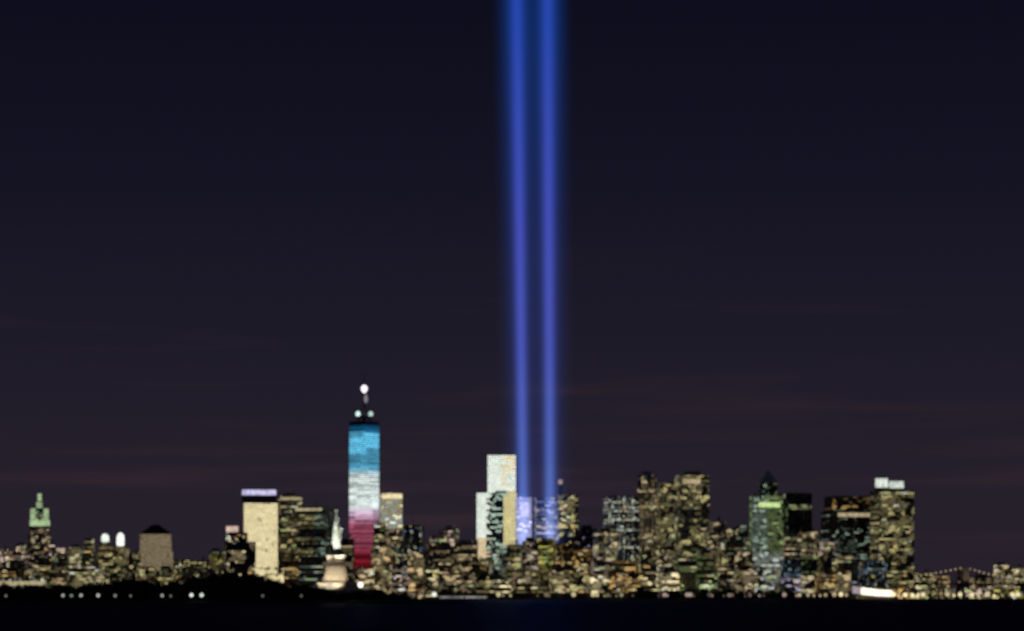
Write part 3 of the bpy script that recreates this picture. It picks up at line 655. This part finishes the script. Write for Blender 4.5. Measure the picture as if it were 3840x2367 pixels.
# ------------------------------------------------------------------ the twin searchlight beams
def beam_mat():
    m = bpy.data.materials.new('beam_air'); m.use_nodes = True
    t = m.node_tree; t.nodes.clear()
    o = t.nodes.new('ShaderNodeOutputMaterial'); e = t.nodes.new('ShaderNodeEmission')
    tc = t.nodes.new('ShaderNodeTexCoord'); sp = t.nodes.new('ShaderNodeSeparateXYZ')
    t.links.new(tc.outputs['Object'], sp.inputs[0])
    def M(op, a, b=None):
        n = t.nodes.new('ShaderNodeMath'); n.operation = op
        for i, v in enumerate((a, b)):
            if v is None: continue
            if hasattr(v, 'is_linked') or hasattr(v, 'links'): t.links.new(v, n.inputs[i])
            else: n.inputs[i].default_value = v
        return n.outputs[0]
    r2 = M('ADD', M('MULTIPLY', sp.outputs['X'], sp.outputs['X']), M('MULTIPLY', sp.outputs['Y'], sp.outputs['Y']))
    zz = M('DIVIDE', sp.outputs['Z'], 3000.0)
    # self-glowing air in place of scattered light; the glow widens as it climbs
    wid = M('ADD', M('MULTIPLY', zz, 5.5), 8.2)
    core = M('EXPONENT', M('DIVIDE', M('MULTIPLY', r2, -.5), M('MULTIPLY', wid, wid)))
    halo = M('EXPONENT', M('MULTIPLY', r2, -1 / (2 * 23.0 ** 2)))
    def ramp(st):
        rm = t.nodes.new('ShaderNodeValToRGB'); c = rm.color_ramp
        c.elements[0].position, c.elements[0].color = st[0][0], (*st[0][1], 1)
        c.elements[1].position, c.elements[1].color = st[-1][0], (*st[-1][1], 1)
        for p, k in st[1:-1]: c.elements.new(p).color = (*k, 1)
        t.links.new(zz, rm.inputs[0]); return rm.outputs[0]
    cc = ramp([(0, (.42, .52, .95)), (.055, (.20, .30, .70)), (.075, (.085, .16, .52)), (.11, (.066, .125, .46)), (.2, (.056, .074, .40)), (.3, (.046, .052, .36)), (.46, (.015, .026, .21)), (1, (.004, .009, .07))])
    hc = ramp([(0, (.004, .010, .05)), (.15, (.005, .012, .065)), (.3, (.005, .020, .11)), (.46, (.002, .032, .19)), (1, (.001, .008, .05))])
    e2 = t.nodes.new('ShaderNodeEmission'); ad = t.nodes.new('ShaderNodeAddShader')
    t.links.new(cc, e.inputs['Color']); t.links.new(M('MULTIPLY', core, 1 / 27.0), e.inputs['Strength'])
    t.links.new(hc, e2.inputs['Color']); t.links.new(M('MULTIPLY', halo, 1 / 57.0), e2.inputs['Strength'])
    t.links.new(e.outputs[0], ad.inputs[0]); t.links.new(e2.outputs[0], ad.inputs[1])
    e = ad
    t.links.new(e.outputs[0], o.inputs['Volume'])
    try: m.cycles.volume_step_rate = .06
    except Exception as ex: print('step', ex)
    return m
bm_ = beam_mat()
for x0, x1, lab in ((1966, 1938, 'blue vertical searchlight beam rising right beside the stepped white tower'),
                    (2064, 2053, 'blue vertical searchlight beam on the side away from the stepped white tower')):
    D = 6770.0
    root = thing('searchlight', lab, 'light beam', (wx(x0, D), D, GZ), 0, 'twin searchlight beams')
    m = MB()
    m.quadbox((-14, -14, 0), (14, 14, 1.2))
    m.build('platform', [principled('platform_concrete', (.3, .3, .29), .9)], root)
    for i in range(4):
        for j in range(4):
            if 0 < i < 3 and 0 < j < 3: continue
            q = MB(); q.lathe([(.9, 1.2), (.9, 1.6), (1.6, 2.2), (1.7, 4.0), (1.5, 4.0), (1.5, 3.8)], 14, 0, (-10.5 + 7 * i, -10.5 + 7 * j, 0))
            L = q.build('lamp_housing', [metal_mat()], root)
            q = MB(); q.lathe([(1.45, 3.82), (1.45, 3.95)], 14, 0, (-10.5 + 7 * i, -10.5 + 7 * j, 0))
            q.build('lens', [emit('xenon_lens', (.5, .65, 1), 6, .1)], L)
    q = MB(); q.lathe([(60, 4.2), (60, 3000)], 40)
    bo = q.build('beam', [bm_], root)
    dz = wz(0, D); ang = math.atan2((wx(x1, D) - wx(x0, D)), dz)
    bo.rotation_euler = (0, ang, 0)

# ------------------------------------------------------------------ statue, pedestal, fort
def spot(name, parent, loc, target, power, col, size=40, blend=.6, rad=1.0):
    d = bpy.data.lights.new(name, 'SPOT'); d.energy = power; d.color = col; d.spot_size = R(size); d.spot_blend = blend; d.shadow_soft_size = rad
    o = bpy.data.objects.new(name, d); C.objects.link(o); o.parent = parent
    o.location = loc
    o.rotation_euler = (Vector(target) - Vector(loc)).to_track_quat('-Z', 'Y').to_euler()
    return o
SX, SY = ix, ISL_D
FORT_Z = 4.0
def star_fort():
    root = thing('star_fort', 'low star-shaped granite fort wall around the statue pedestal', 'fort', (SX, SY, FORT_Z))
    pts = []
    for k in range(22):
        a = 2 * math.pi * k / 22 + .1; r = 46 if k % 2 == 0 else 34
        pts.append((r * math.cos(a), r * math.sin(a)))
    m = MB(); m.prism(pts, -2, 9.0, 0, .97); m.build('rampart', [principled('fort_granite', (.34, .31, .27), .85, .2, .3, bump=.3)], root)
    m = MB(); m.prism([(x * .985, y * .985) for x, y in pts], 9.01, 9.9, 0, 1.0); m.build('coping', [principled('fort_coping', (.42, .39, .34), .8)], root)
    m = MB(); m.prism([(-20, -20), (20, -20), (20, 20), (-20, 20)], 9.91, 16, 0, .9); m.build('terrace', [principled('terrace_granite', (.4, .37, .31), .8, .15, .3)], root)
star_fort()
PZ = FORT_Z + 16.02
def pedestal():
    root = thing('pedestal', 'square granite pedestal, floodlit warm cream, tapering up to the statue', 'pedestal', (SX, SY, PZ))
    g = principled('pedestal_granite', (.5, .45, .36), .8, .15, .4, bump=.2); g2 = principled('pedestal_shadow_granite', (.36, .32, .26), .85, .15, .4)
    def sq(h): return [(-h, -h), (h, -h), (h, h), (-h, h)]
    m = MB(); m.prism(sq(13.5), 0, 2.5, 0, .96); m.build('plinth', [g], root)
    m = MB(); m.prism(sq(11.6), 2.51, 15, 0, .8); m.build('lower_shaft', [g], root)
    # rusticated blocks on the lower shaft
    for j in range(5):
        for s in (-1, 1):
            for k in range(4):
                q = MB(); hh = 11.6 * (1 - .2 * (j + .3) / 5)
                q.quadbox((-2.0, -.35, 0), (2.0, .35, 2.1)); q.build('block', [g], root, ((-6.9 + k * 4.6) * (1 - .035 * j), -hh - .02, 2.9 + j * 2.42)) if s < 0 else None
    for k in range(9):
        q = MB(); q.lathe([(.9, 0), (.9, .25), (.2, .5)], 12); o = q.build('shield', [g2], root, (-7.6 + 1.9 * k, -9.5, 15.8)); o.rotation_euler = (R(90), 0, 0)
    m = MB(); m.prism(sq(9.5), 15.01, 16.6, 0, 1.0); m.build('belt_course', [g], root)
    # loggia with columns
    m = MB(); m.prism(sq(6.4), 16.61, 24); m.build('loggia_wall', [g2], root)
    for fx, fy in ((0, -1), (-1, 0), (1, 0), (0, 1)):
        for k in range(5):
            c = -7.4 + 3.7 * k
            x, y = (c, fy * 7.6) if fx == 0 else (fx * 7.6, c)
            if fx != 0 and abs(c) > 6.5: continue
            q = MB(); q.lathe([(.95, 0), (.95, .5), (.7, .6), (.62, 6.4), (.9, 6.8), (.95, 7.38)], 10); q.build('column', [g], root, (x, y, 16.61))
    m = MB(); m.prism(sq(8.5), 24.01, 25.4); m.prism(sq(9.1), 25.41, 26.2); m.build('cornice', [g], root)
    m = MB(); m.prism(sq(7.2), 26.21, 27.6, 0, .9); m.build('statue_base', [g], root)
pedestal()
TZ = PZ + 27.62
def statue():
    root = thing('statue', 'robed copper statue raising a torch, pale green under floodlights', 'statue', (SX, SY, TZ), R(-8))
    cm = copper_mat()
    m = MB(); n = 48
    sec = [(0, 0, 4.9, 5.0), (1.5, 0, 4.8, 4.9), (5, .1, 4.4, 4.6), (10, .1, 4.1, 4.5), (15, 0, 3.9, 4.5), (19, -.1, 3.6, 4.4), (22, 0, 3.3, 4.2), (25, .1, 3.0, 4.1), (26.6, .1, 2.5, 3.8), (27.6, .1, 1.7, 2.6), (28.4, .2, 1.25, 1.35)]
    b = 0
    for z, cx, rx, ry in sec:
        for k in range(n):
            a = 2 * math.pi * k / n
            am = .10 * max(0, 1 - z / 24)
            f = 1 + am * math.sin(9 * a + .12 * z) + am * .6 * math.sin(17 * a - .2 * z) + .03 * math.sin(4 * a + z * .35)
            m.v.append((cx + rx * f * math.cos(a), ry * f * math.sin(a), z))
    for j in range(len(sec) - 1):
        for k in range(n): m.f.append((j * n + k, j * n + (k + 1) % n, (j + 1) * n + (k + 1) % n, (j + 1) * n + k))
    m.f.append(tuple(reversed(range(n)))); e = (len(sec) - 1) * n; m.f.append(tuple(e + k for k in range(n)))
    m.m = [0] * len(m.f)
    m.lathe([(1.1, -3.4), (1.2, -2.4), (1.45, -1.6), (1.75, -.4), (1.85, .8), (1.7, 1.9), (1.1, 2.7), (.2, 3.05)], 20, 0, (.35, 0, 31.0))
    m.tube([(1.9, 0, 31.4), (2.5, 0, 30.6), (2.1, 0, 30.2)], [.18, .38, .2], 8)            # nose
    m.tube([(-1.2, 0, 31.8), (-2.0, 0, 30.6), (-1.9, 0, 29.2)], [1.2, 1.0, .5], 10)        # hair knot
    m.tube([(0, -2.4, 26.2), (.1, -3.7, 27.6), (.5, -4.3, 31.2), (.5, -4.0, 35.5), (.5, -3.8, 38.2)], [1.7, 1.75, 1.35, 1.05, .8], 14)
    m.tube([(0, -2.2, 24), (-.3, -3.6, 26.5), (-.2, -4.5, 29.5)], [1.5, 1.9, 1.1], 12)      # sleeve fold
    m.tube([(.5, -3.8, 37.8), (.55, -3.75, 39.0), (.6, -3.7, 39.9)], [.8, 1.0, .85], 12)    # hand
    m.tube([(0, 2.6, 26), (.3, 4.0, 24), (.9, 4.6, 20.6), (2.6, 4.3, 20.2), (3.6, 4.0, 20.4)], [1.7, 1.7, 1.5, 1.05, .8], 12)
    m.tube([(.6, 3.4, 24), (1.6, 4.4, 18), (1.0, 4.8, 9), (.8, 4.6, 3)], [1.3, 1.4, 1.1, .6], 12)   # hanging drape
    m.tube([(2.2, -1.6, 25), (3.2, 0, 19), (3.6, 2.6, 15)], [.7, .8, .6], 10)                # stola fold across the chest
    m.tube([(3.6, -2.6, 10), (4.2, -2.4, 4), (4.6, -2.2, .8)], [.9, 1.1, .9], 10)            # striding knee fold
    body = m.build('body', [cm], root)
    md = body.modifiers.new('remesh', 'REMESH'); md.mode = 'VOXEL'; md.voxel_size = .22; md.use_smooth_shade = True
    dg = bpy.context.evaluated_depsgraph_get(); me = bpy.data.meshes.new_from_object(body.evaluated_get(dg))
    body.modifiers.clear(); body.data = me; me.materials.clear(); me.materials.append(cm)
    m = MB(); m.lathe([(1.95, 0), (2.2, .1), (2.25, 1.3), (1.95, 1.35)], 24, 0, (.35, 0, 32.2)); cw = m.build('crown', [cm], root)
    for k in range(7):
        a = R(-78 + 26 * k); q = MB()
        d = Vector((.42, math.sin(a) * .85, math.cos(a) * .85 + .15)).normalized()
        p = Vector((.35, 0, 33.0)) + Vector((d.x * 2.0, d.y * 2.1, d.z * .5))
        q.tube([p, p + d * 1.6, p + d * 3.2], [.34, .24, .05], 6); q.build('ray', [cm], cw)
    m = MB(); m.lathe([(.55, 37.6), (.5, 40.2), (.75, 41.2), (1.5, 41.9), (1.75, 42.1), (1.75, 42.9), (1.6, 42.95), (1.1, 42.6)], 18, 0, (.6, -3.7, 0)); t = m.build('torch', [cm], root)
    m = MB(); m.lathe([(.7, 42.6), (1.15, 43.3), (1.0, 44.3), (.55, 45.3), (.05, 46.2)], 14, 0, (.6, -3.7, 0)); m.smooth = True
    m.build('flame', [principled('gilded_flame', (.75, .55, .2), .3, .1, .5, metal=.8)], t)
    m = MB(); M4 = Matrix.Translation((2.6, 4.5, 23)) @ Matrix.Rotation(R(18), 4, 'Y') @ Matrix.Rotation(R(15), 4, 'X')
    m.quadbox((-1.7, -.35, -3.4), (1.9, .35, 3.4), 0, M4); m.build('tablet', [cm], root)
statue()
def floodlight(label, loc, target, power, col, size):
    root = thing('floodlight', label, 'floodlight', loc)
    m = MB(); m.quadbox((-.9, -.7, 0), (.9, .7, .25)); m.tube([(0, 0, .25), (0, 0, .9)], .15, 8); m.build('stand', [metal_mat()], root)
    m = MB(); d = (Vector(target) - Vector(loc)).normalized()
    m.tube([Vector((0, 0, 1.1)) - d * .5, Vector((0, 0, 1.1)) + d * .1, Vector((0, 0, 1.1)) + d * .6], [.35, .55, .7], 14); m.build('lamp_housing', [metal_mat()], root)
    spot('lamp', root, tuple(Vector((0, 0, 1.1)) + d * .75), tuple(Vector(target) - Vector(loc)), power, col, size)
zt = FORT_Z + 9.95
S = Vector((SX, SY, 0))
floodlight('cool floodlight on the fort rampart under the torch arm', (SX + 9, SY - 32, zt), (SX, SY, TZ + 22), 3.5e5, (1, .94, .84), 25)
floodlight('cool floodlight on the fort rampart at the statue back', (SX - 26, SY - 26, zt), (SX, SY, TZ + 22), 3.1e5, (1, .94, .84), 25)
floodlight('warm floodlight aimed at the pedestal face', (SX + 5, SY - 33, zt), (SX - 1, SY, PZ + 10), 2.8e4, (1, .82, .58), 58)
floodlight('warm floodlight aimed at the pedestal corner', (SX - 18, SY - 31, zt), (SX - 3, SY, PZ + 12), 2.0e4, (1, .84, .62), 58)
floodlight('small floodlight on the rampart washing the terrace under the pedestal', (SX - 5, SY - 31, zt), (SX - 4, SY - 20, FORT_Z + 13.5), 9e3, (1, .92, .78), 75)

# ------------------------------------------------------------------ suspension bridge
def bridge():
    D = 7400.0; tx = wx(3612, D)
    root = thing('suspension_bridge', 'long suspension bridge with stone arch tower and lamp-strung cables', 'bridge', (tx, D, GZ), R(17))
    st = principled('bridge_granite', (.3, .26, .22), .85, .2, .2)
    def tower(x, lab=None):
        m = MB()
        for y in (-19, -1.5, 13):
            m.quadbox((x - 8, y, 0), (x + 8, y + 6 if y != -1.5 else y + 5, 66))
        m.quadbox((x - 9, -21, 0), (x + 9, 21, 34))
        m.quadbox((x - 8.3, -19.4, 66), (x + 8.3, 19.4, 76)); m.quadbox((x - 9.2, -20.4, 76.01), (x + 9.2, 20.4, 80))
        for c in (-7.6, 8.2):                                        # pointed arch heads
            for s in (-1, 1):
                m.v += [(x - 8, c + s * 5.4, 52), (x + 8, c + s * 5.4, 52), (x + 8, c + s * 5.4, 66), (x - 8, c + s * 5.4, 66), (x - 8, c, 66), (x + 8, c, 66)]
                b = len(m.v) - 6
                m.f += [(b, b + 1, b + 2, b + 3), (b, b + 4, b + 5, b + 1), (b, b + 3, b + 4), (b + 1, b + 5, b + 2), (b + 3, b + 2, b + 5, b + 4)]; m.m += [0] * 5
        return m.build('tower', [st], root)
    tower(0); tower(486)
    m = MB(); m.quadbox((-300, -13, 36.5), (1000, 13, 38)); m.quadbox((-300, -13.4, 38), (1000, -13, 41)); m.quadbox((-300, 13, 38), (1000, 13.4, 41)); m.build('deck', [principled('deck_steel', (.14, .11, .1), .7)], root)
    m = MB(); m.quadbox((-330, -15, 0), (-284, 15, 36)); m.build('anchorage', [st], root)
    def cz(x):
        if x < 0: u = -x / 284; return 80 - 40 * u - 8 * u * (1 - u) * 2
        u = (x - 243) / 243; return 43 + 37 * u * u
    for y in (-13, 13):
        m = MB(); xs = [-284 + i * 14.2 for i in range(21)] + [i * 13.5 for i in range(1, 37)]
        m.tube([(x, y, cz(x)) for x in xs], .7, 6); c = m.build('cable', [metal_mat()], root)
        m = MB()
        for x in xs[1:-1]:
            if abs(x) > 5: m.tube([(x, y, 38), (x, y, cz(x))], .22, 4)
        m.build('suspenders', [metal_mat()], root)['kind'] = 'stuff'
        if y < 0:
            me = MB(); me.lathe([(.3, -1.9), (1.6, -1.2), (2.1, 0), (1.6, 1.2), (.3, 1.9)], 10); me = me.mesh('cable_lamp', [emit('necklace_lamp', lin(240, 214, 170), .85, .2)])
            for i, x in enumerate(xs):
                if x < 420 and abs(x) > 9: mobj('cable_lamp', me, root, (x, y, cz(x) + 2.6))
            ml = MB(); ml.lathe([(.4, -1.6), (1.4, -1), (1.7, 0), (1.4, 1), (.4, 1.6)], 8); ml = ml.mesh('deck_lamp', [emit('deck_lamp', lin(240, 190, 150), .7, .2)])
            mp = MB(); mp.tube([(0, 0, 0), (0, 0, 5)], .2, 5); mp = mp.mesh('lamp_post', [metal_mat()])
            for i in range(26):
                x = -270 + i * 28
                if abs(x) < 10: continue
                p = mobj('lamp_post', mp, root, (x, -12.4, 38)); mobj('lamp', ml, p, (0, 0, 6))
    # added spots without fixtures, brightening the upper stonework
    for q, tgt in ((-16, 0), (18, 0)):
        spot('tower_floodlight', root, (q * 1.6, -60, 41), (0, -19, 66), 1.4e4, (1, .8, .62), 50)
bridge()

# ------------------------------------------------------------------ ferry terminal
def ferry():
    D = 6270.0; x0, x1 = wx(3196, D), wx(3346, D); w = x1 - x0
    root = thing('ferry_terminal', 'waterfront ferry terminal with sloping brilliantly lit glass front', 'terminal', ((x0 + x1) / 2, D, GZ))
    zl, zr = wz(2197, D) - GZ, wz(2214, D) - GZ
    m = MB(); m.quadbox((-w / 2, 0, 0), (w / 2, 30, zr - 3)); m.build('hall', [wall_mat('grey')], root)
    m = MB()
    n = 16
    for i in range(n):
        u0, u1 = i / n, (i + 1) / n
        f = lambda u: zl + (zr - zl) * (1 - (1 - u) ** 1.6) + 1.2
        a, b = -w / 2 - 4 + u0 * (w + 8), -w / 2 - 4 + u1 * (w + 8)
        bb = len(m.v)
        m.v += [(a, -6, f(u0)), (b, -6, f(u1)), (b, 32, f(u1)), (a, 32, f(u0)), (a, -6, f(u0) + 1.2), (b, -6, f(u1) + 1.2), (b, 32, f(u1) + 1.2), (a, 32, f(u0) + 1.2)]
        m.f += [tuple(bb + k for k in q) for q in ((0, 3, 2, 1), (4, 5, 6, 7), (0, 1, 5, 4), (2, 3, 7, 6))]; m.m += [0] * 4
    m.build('roof', [metal_mat()], root)
    for i in range(18):
        u = (i + .5) / 18; f = zl + (zr - zl) * (1 - (1 - u) ** 1.6)
        lo = f - 16.5 + 3 * u
        q = MB(); q.quadbox((-w / 36 + .3, -1.5, 0), (w / 36 - .3, -.05, f - lo)); st = .7 if i < 4 else 2.3
        q.build('glass_panel', [emit('ferry_%d' % (i < 4), lin(250, 232, 205) if i >= 4 else lin(205, 190, 200), st, .2, .1)], root, (-w / 2 + u * w, 0, lo))
        if i % 2 == 0 and i > 1:
            q = MB(); q.quadbox((-1.4, -1.0, 0), (1.4, -.05, lo - 6)); q.build('doorway', [emit('ferry_door', lin(214, 196, 96), .45, .2, .2)], root, (-w / 2 + u * w, 0, 1.2))
        q = MB(); q.tube([(-w / 2 + u * w, -4.5, 0), (-w / 2 + u * w, -4.5, f + .8)], .35, 8); q.build('column', [wall_mat('white')], root)
ferry()

# ------------------------------------------------------------------ promenade pier and lamps
def promenade():
    D = 6228.0; x0, x1 = wx(1642, D), wx(1832, D); w = x1 - x0
    root = thing('promenade_pier', 'low flat pier pavilion with a row of dim white lit bays', 'pier', ((x0 + x1) / 2, D + 6, GZ))
    m = MB(); m.quadbox((-w / 2, -3.9, -2), (w / 2, 6, .8)); m.build('quay_deck', [principled('quay_concrete', (.3, .29, .27), .9)], root)
    m = MB(); m.quadbox((-w / 2 + 1, 0, .81), (w / 2 - 1, 5, 7.2)); m.build('wall', [wall_mat('grey')], root)
    m = MB(); m.quadbox((-w / 2, -3, 7.21), (w / 2, 6, 7.9)); m.build('roof', [metal_mat()], root)
    rnd = random.Random(8)
    for i in range(22):
        q = MB(); q.quadbox((-1.9, -.25, 0), (1.9, 0, 4.4)); s = rnd.choice((2, 3, 4, 5))
        q.build('lit_bay', [emit('pier_bay_%d' % s, lin(216, 214, 210), s * .1, .2)], root, (-w / 2 + 3 + (w - 6) * (i + .5) / 22, -.02, 1.4))
promenade()
GLOBE = {}
def lamp_post(label, x, y, z, h, r, col, st, group):
    root = thing('lamp_post', label, 'lamp post', (x, y, z), 0, group)
    k = ('p', h)
    if k not in GLOBE:
        m = MB(); m.lathe([(.35, 0), (.32, .5), (.16, .8), (.11, h), (.2, h + .05)], 8); GLOBE[k] = m.mesh('pole', [metal_mat()])
    mobj('pole', GLOBE[k], root)
    k = ('g', r, col, st)
    if k not in GLOBE:
        m = MB(); m.lathe([(r * .2, -r), (r * .75, -r * .7), (r, 0), (r * .75, r * .7), (r * .1, r)], 12); m.smooth = True
        GLOBE[k] = m.mesh('lamp', [emit('lamp_%s_%d' % (col, int(st * 100)), PAL[col], st, .1)])
    mobj('lamp', GLOBE[k], root, (0, 0, h + r))
# island shore lamps, placed where the photograph shows them
for px, st, r in ((22, .3, 1.0), (236, .55, 1.4), (268, .35, 1.2), (304, .6, 1.4), (368, .75, 1.5), (432, .4, 1.2), (490, .25, 1.0), (608, .55, 1.3), (640, .25, .9), (718, 1.2, 1.7), (756, 1.1, 1.7), (985, .2, 1.1), (1130, .2, 1.0)):
    D = ISL_D - 78
    lab = {22: 'faint lone shore lamp before the pier shed', 236: 'first lamp of the shore-lamp trio below the cream office slab', 268: 'dimmer middle lamp of the shore-lamp trio', 304: 'last bright lamp of the shore-lamp trio',
           368: 'clear white shore lamp below the lower lantern top', 432: 'dim shore lamp below the taller lantern top', 490: 'very faint shore lamp past the lantern tops', 608: 'white shore lamp below the tan hip-roofed tower',
           640: 'faint small lamp just beside the hip-roofed tower lamp', 985: 'very faint shore lamp below the cream-lit tower', 1130: 'very faint shore lamp nearest the star fort'}.get(px, 'one of the two brightest paired shore lamps on the island')
    lamp_post(lab, wx(px, D), D, 1.9, 4.4, r, 'white', st, 'lamps along the island shore')
D = ISL_D - 60
lamp_post('single brilliant lamp standing apart beside the star fort', wx(1352, D), D, 2.2, 13.0, 2.5, 'white', 2.2, None)
D = 6222
lamp_post('brightest quay lamp at the tip of the promenade pier', wx(1628, D), D + 8, GZ, 5.0, 5.0, 'white', 1.3, None)
rnd = random.Random(21)
for px in [1872, 1888, 1912, 2016, 2050, 2062, 2150, 2222, 2240, 2268, 2276, 2292, 2310, 2334]:
    lamp_post('warm lamp on the quay edge below the twin beams ' + next(n for lim, n in [(1930, 'by the bright cream pavilion-like block'), (2100, 'under the second beam'), (2200, 'by the tanked brown block'), (2282, 'by the limestone block'), (9999, 'by the amber-lit blocks')] if px < lim), wx(px + rnd.uniform(-4, 4), D), D + 12, GZ, 4.6, rnd.choice((1.8, 2.6, 3.8, 5.0)), 'cream', rnd.choice((.2, .4, .7)), 'quay lamps below the beams')
for px in [2374, 2472, 2484, 2496, 2506, 2580, 2592, 2604, 2660, 2672, 2716, 2734, 2748, 2800, 2812, 2848, 2862, 2940]:
    lamp_post('pale lamp on the quay edge before the dark park trees ' + next(n for lim, n in [(2400, 'at the first tree'), (2540, 'below the creamy blocks'), (2640, 'below the green-windowed tan block'), (2700, 'below the green-windowed grey block'), (2790, 'below the pale-windowed blocks'), (2900, 'below the green-topped tower'), (9999, 'at the last tree')] if px < lim), wx(px + rnd.uniform(-4, 4), D), D + 12, GZ, 4.6, rnd.choice((1.8, 2.6, 3.6, 4.6)), 'pink', rnd.choice((.12, .25, .4, .55)), 'quay lamps before the park trees')
for px in [2988, 3000, 3030, 3052, 3076, 3100, 3128, 3152, 3176]:
    lamp_post('amber-white lamp on the quay beside the ferry terminal ' + next(n for lim, n in [(3060, 'by the low tanked tan block'), (3120, 'by the low amber block'), (9999, 'at the terminal corner')] if px < lim), wx(px + rnd.uniform(-4, 4), D), D + 12, GZ, 5.0, rnd.choice((2.4, 3.6, 5.0)), 'tan', rnd.choice((.7, 1.0, 1.6)), 'quay lamps beside the terminal')
for px in [3352, 3374, 3398, 3424, 3446, 3470, 3562, 3584, 3610, 3650, 3676, 3706, 3738, 3766, 3800, 3826]:
    lamp_post('yellowish lamp on the quay before the bridge ' + next(n for lim, n in [(3410, 'by the amber-lit shed'), (3500, 'by the cream-lit shed'), (3600, 'by the pale-lit shed'), (3720, 'by the rosy-lit shed'), (9999, 'by the yellow-lit shed')] if px < lim), wx(px + rnd.uniform(-4, 4), D), D + 22, GZ, 5.0, rnd.choice((2.4, 3.6, 4.8)), 'cream', rnd.choice((.7, 1.2, 1.8)), 'quay lamps before the bridge')

# ------------------------------------------------------------------ trees
TV = []
def tree_variant(seed):
    rnd = random.Random(seed)
    t = MB(); tips = []
    t.tube([(0, 0, 0), (.05, .1, .18), (-.03, .05, .38), (.04, 0, .62)], [.035, .026, .02, .008], 7)
    for k in range(7):
        a = rnd.uniform(0, 6.28); z = rnd.uniform(.25, .5); l = rnd.uniform(.2, .36)
        p = (math.cos(a) * l, math.sin(a) * l, z + rnd.uniform(.1, .32)); tips.append(p)
        t.tube([(0, .03, z), (p[0] * .5, p[1] * .5, z + (p[2] - z) * .35), p], [.016, .011, .004], 5)
    tips += [(math.cos(q) * .3, math.sin(q) * .3, .16 + .12 * (q % 1)) for q in (0.3, 1.4, 2.6, 3.7, 4.8, 5.8)] + [(.1, 0, .2), (-.1, .08, .25), (0, -.1, .4), (0, .1, .42)]
    tips += [(0, 0, .8), (.05, .05, .66), (-.12, .1, .72), (.14, -.08, .72)]
    v = []; f = []
    for c in tips:
        for q in range(4):
            cc = [c[i] + rnd.gauss(0, .075) for i in range(3)]; rr = rnd.uniform(.07, .13)
            for l in range(46):
                d = Vector((rnd.gauss(0, 1), rnd.gauss(0, 1), rnd.gauss(0, .8))).normalized() * rr * rnd.uniform(.5, 1.1)
                p = Vector(cc) + d; s = rnd.uniform(.018, .036)
                u = Vector((rnd.gauss(0, 1), rnd.gauss(0, 1), rnd.gauss(0, 1))).normalized(); w = u.orthogonal().normalized()
                b = len(v); v += [tuple(p - u * s), tuple(p + w * s * .75), tuple(p + u * s), tuple(p - w * s * .75)]; f.append((b, b + 1, b + 2, b + 3))
    me = bpy.data.meshes.new('crown'); me.from_pydata(v, [], f); me.materials.append(principled('foliage', (.05, .075, .03), .8, .4, 6))
    return t.mesh('trunk', [principled('bark', (.07, .055, .04), .95)]), me
TV = [tree_variant(s) for s in (1, 2, 3, 4, 5)]
def tree(label, group, px, top_px, D, z, idx):
    H = wz(top_px, D) - z
    root = thing('tree', label, 'tree', (wx(px, D), D, z), random.uniform(0, 6.28), group)
    a, b = TV[idx % 5]; s = H / .93; w = s * random.uniform(.9, 1.25) if H > 7 else s * 1.5
    mobj('trunk', a, root, scale=(w, w, s)); mobj('crown', b, root, scale=(w, w, s))
def topline(px):
    P = [(-60, 2196), (180, 2198), (300, 2196), (420, 2176), (520, 2170), (640, 2186), (700, 2178), (760, 2156), (860, 2150), (940, 2152), (1010, 2172), (1080, 2190), (1170, 2198), (1200, 2218), (1296, 2218), (1350, 2206), (1440, 2214), (1520, 2226), (1600, 2234), (1680, 2238)]
    for (a, b), (c, d) in zip(P, P[1:]):
        if a <= px <= c: return b + (d - b) * (px - a) / (c - a)
    return 2220
i = 0; px = -50.0
while px < 1560:
    t = topline(px)
    front = (i % 2 == 0)
    D = ISL_D - (50 if front else 20) + random.uniform(-8, 8)
    near_fort = 1080 < px < 1420
    if near_fort: D = ISL_D - 66 + random.uniform(-4, 4)
    base = 2.9 if D < ISL_D - 40 else 3.4
    zone = next(n for lim, n in ((180, 'before the white-lit pier shed'), (350, 'behind the string of dim shore lamps'), (520, 'below the white lantern tops'),
        (660, 'below the tan hip-roofed tower'), (800, 'behind the two brightest shore lamps'), (960, 'on the high wooded rise'), (1080, 'on the slope falling towards the fort'),
        (1190, 'beside the fort, before the greenish tower'), (1310, 'right under the statue pedestal'), (1420, 'beside the brilliant fort lamp'), (1500, 'on the island tip before the white-topped tower'), (9999, 'at the last bare end of the island tip')) if px < lim)
    lab = 'dark %s tree %s' % ('leafy shore-side' if front else 'leafy inland', zone)
    grp = 'island trees ' + zone
    tree(lab, grp, px, t + random.uniform(-6, 12), D, base, i)
    px += random.uniform(11, 17); i += 1
for j, px in enumerate([2408, 2434, 2462, 2490, 2518, 2548, 2576, 2606, 2640, 2672, 2706, 2742, 2780, 2816, 2852, 2892, 2930, 2962]):
    zone = next(n for lim, n in ((2420, 'beside the amber-lit brick block'), (2480, 'below the creamy stone block'), (2550, 'below the creamy limestone block'), (2620, 'below the green-windowed tan block'), (2690, 'below the green-windowed grey block'), (2760, 'below the pale-windowed brown block'), (2830, 'below the pale-windowed brick block'), (2920, 'below the white-columned block'), (9999, 'below the violet-lit block')) if px < lim)
    tree('dark waterfront park tree ' + zone, 'waterfront park trees', px + random.uniform(-5, 5), random.uniform(2200, 2218), 6262 + random.uniform(-6, 8), GZ, j)

print('buildings', BN[0], 'windows', WCOUNT[0], 'objects', len(bpy.data.objects))
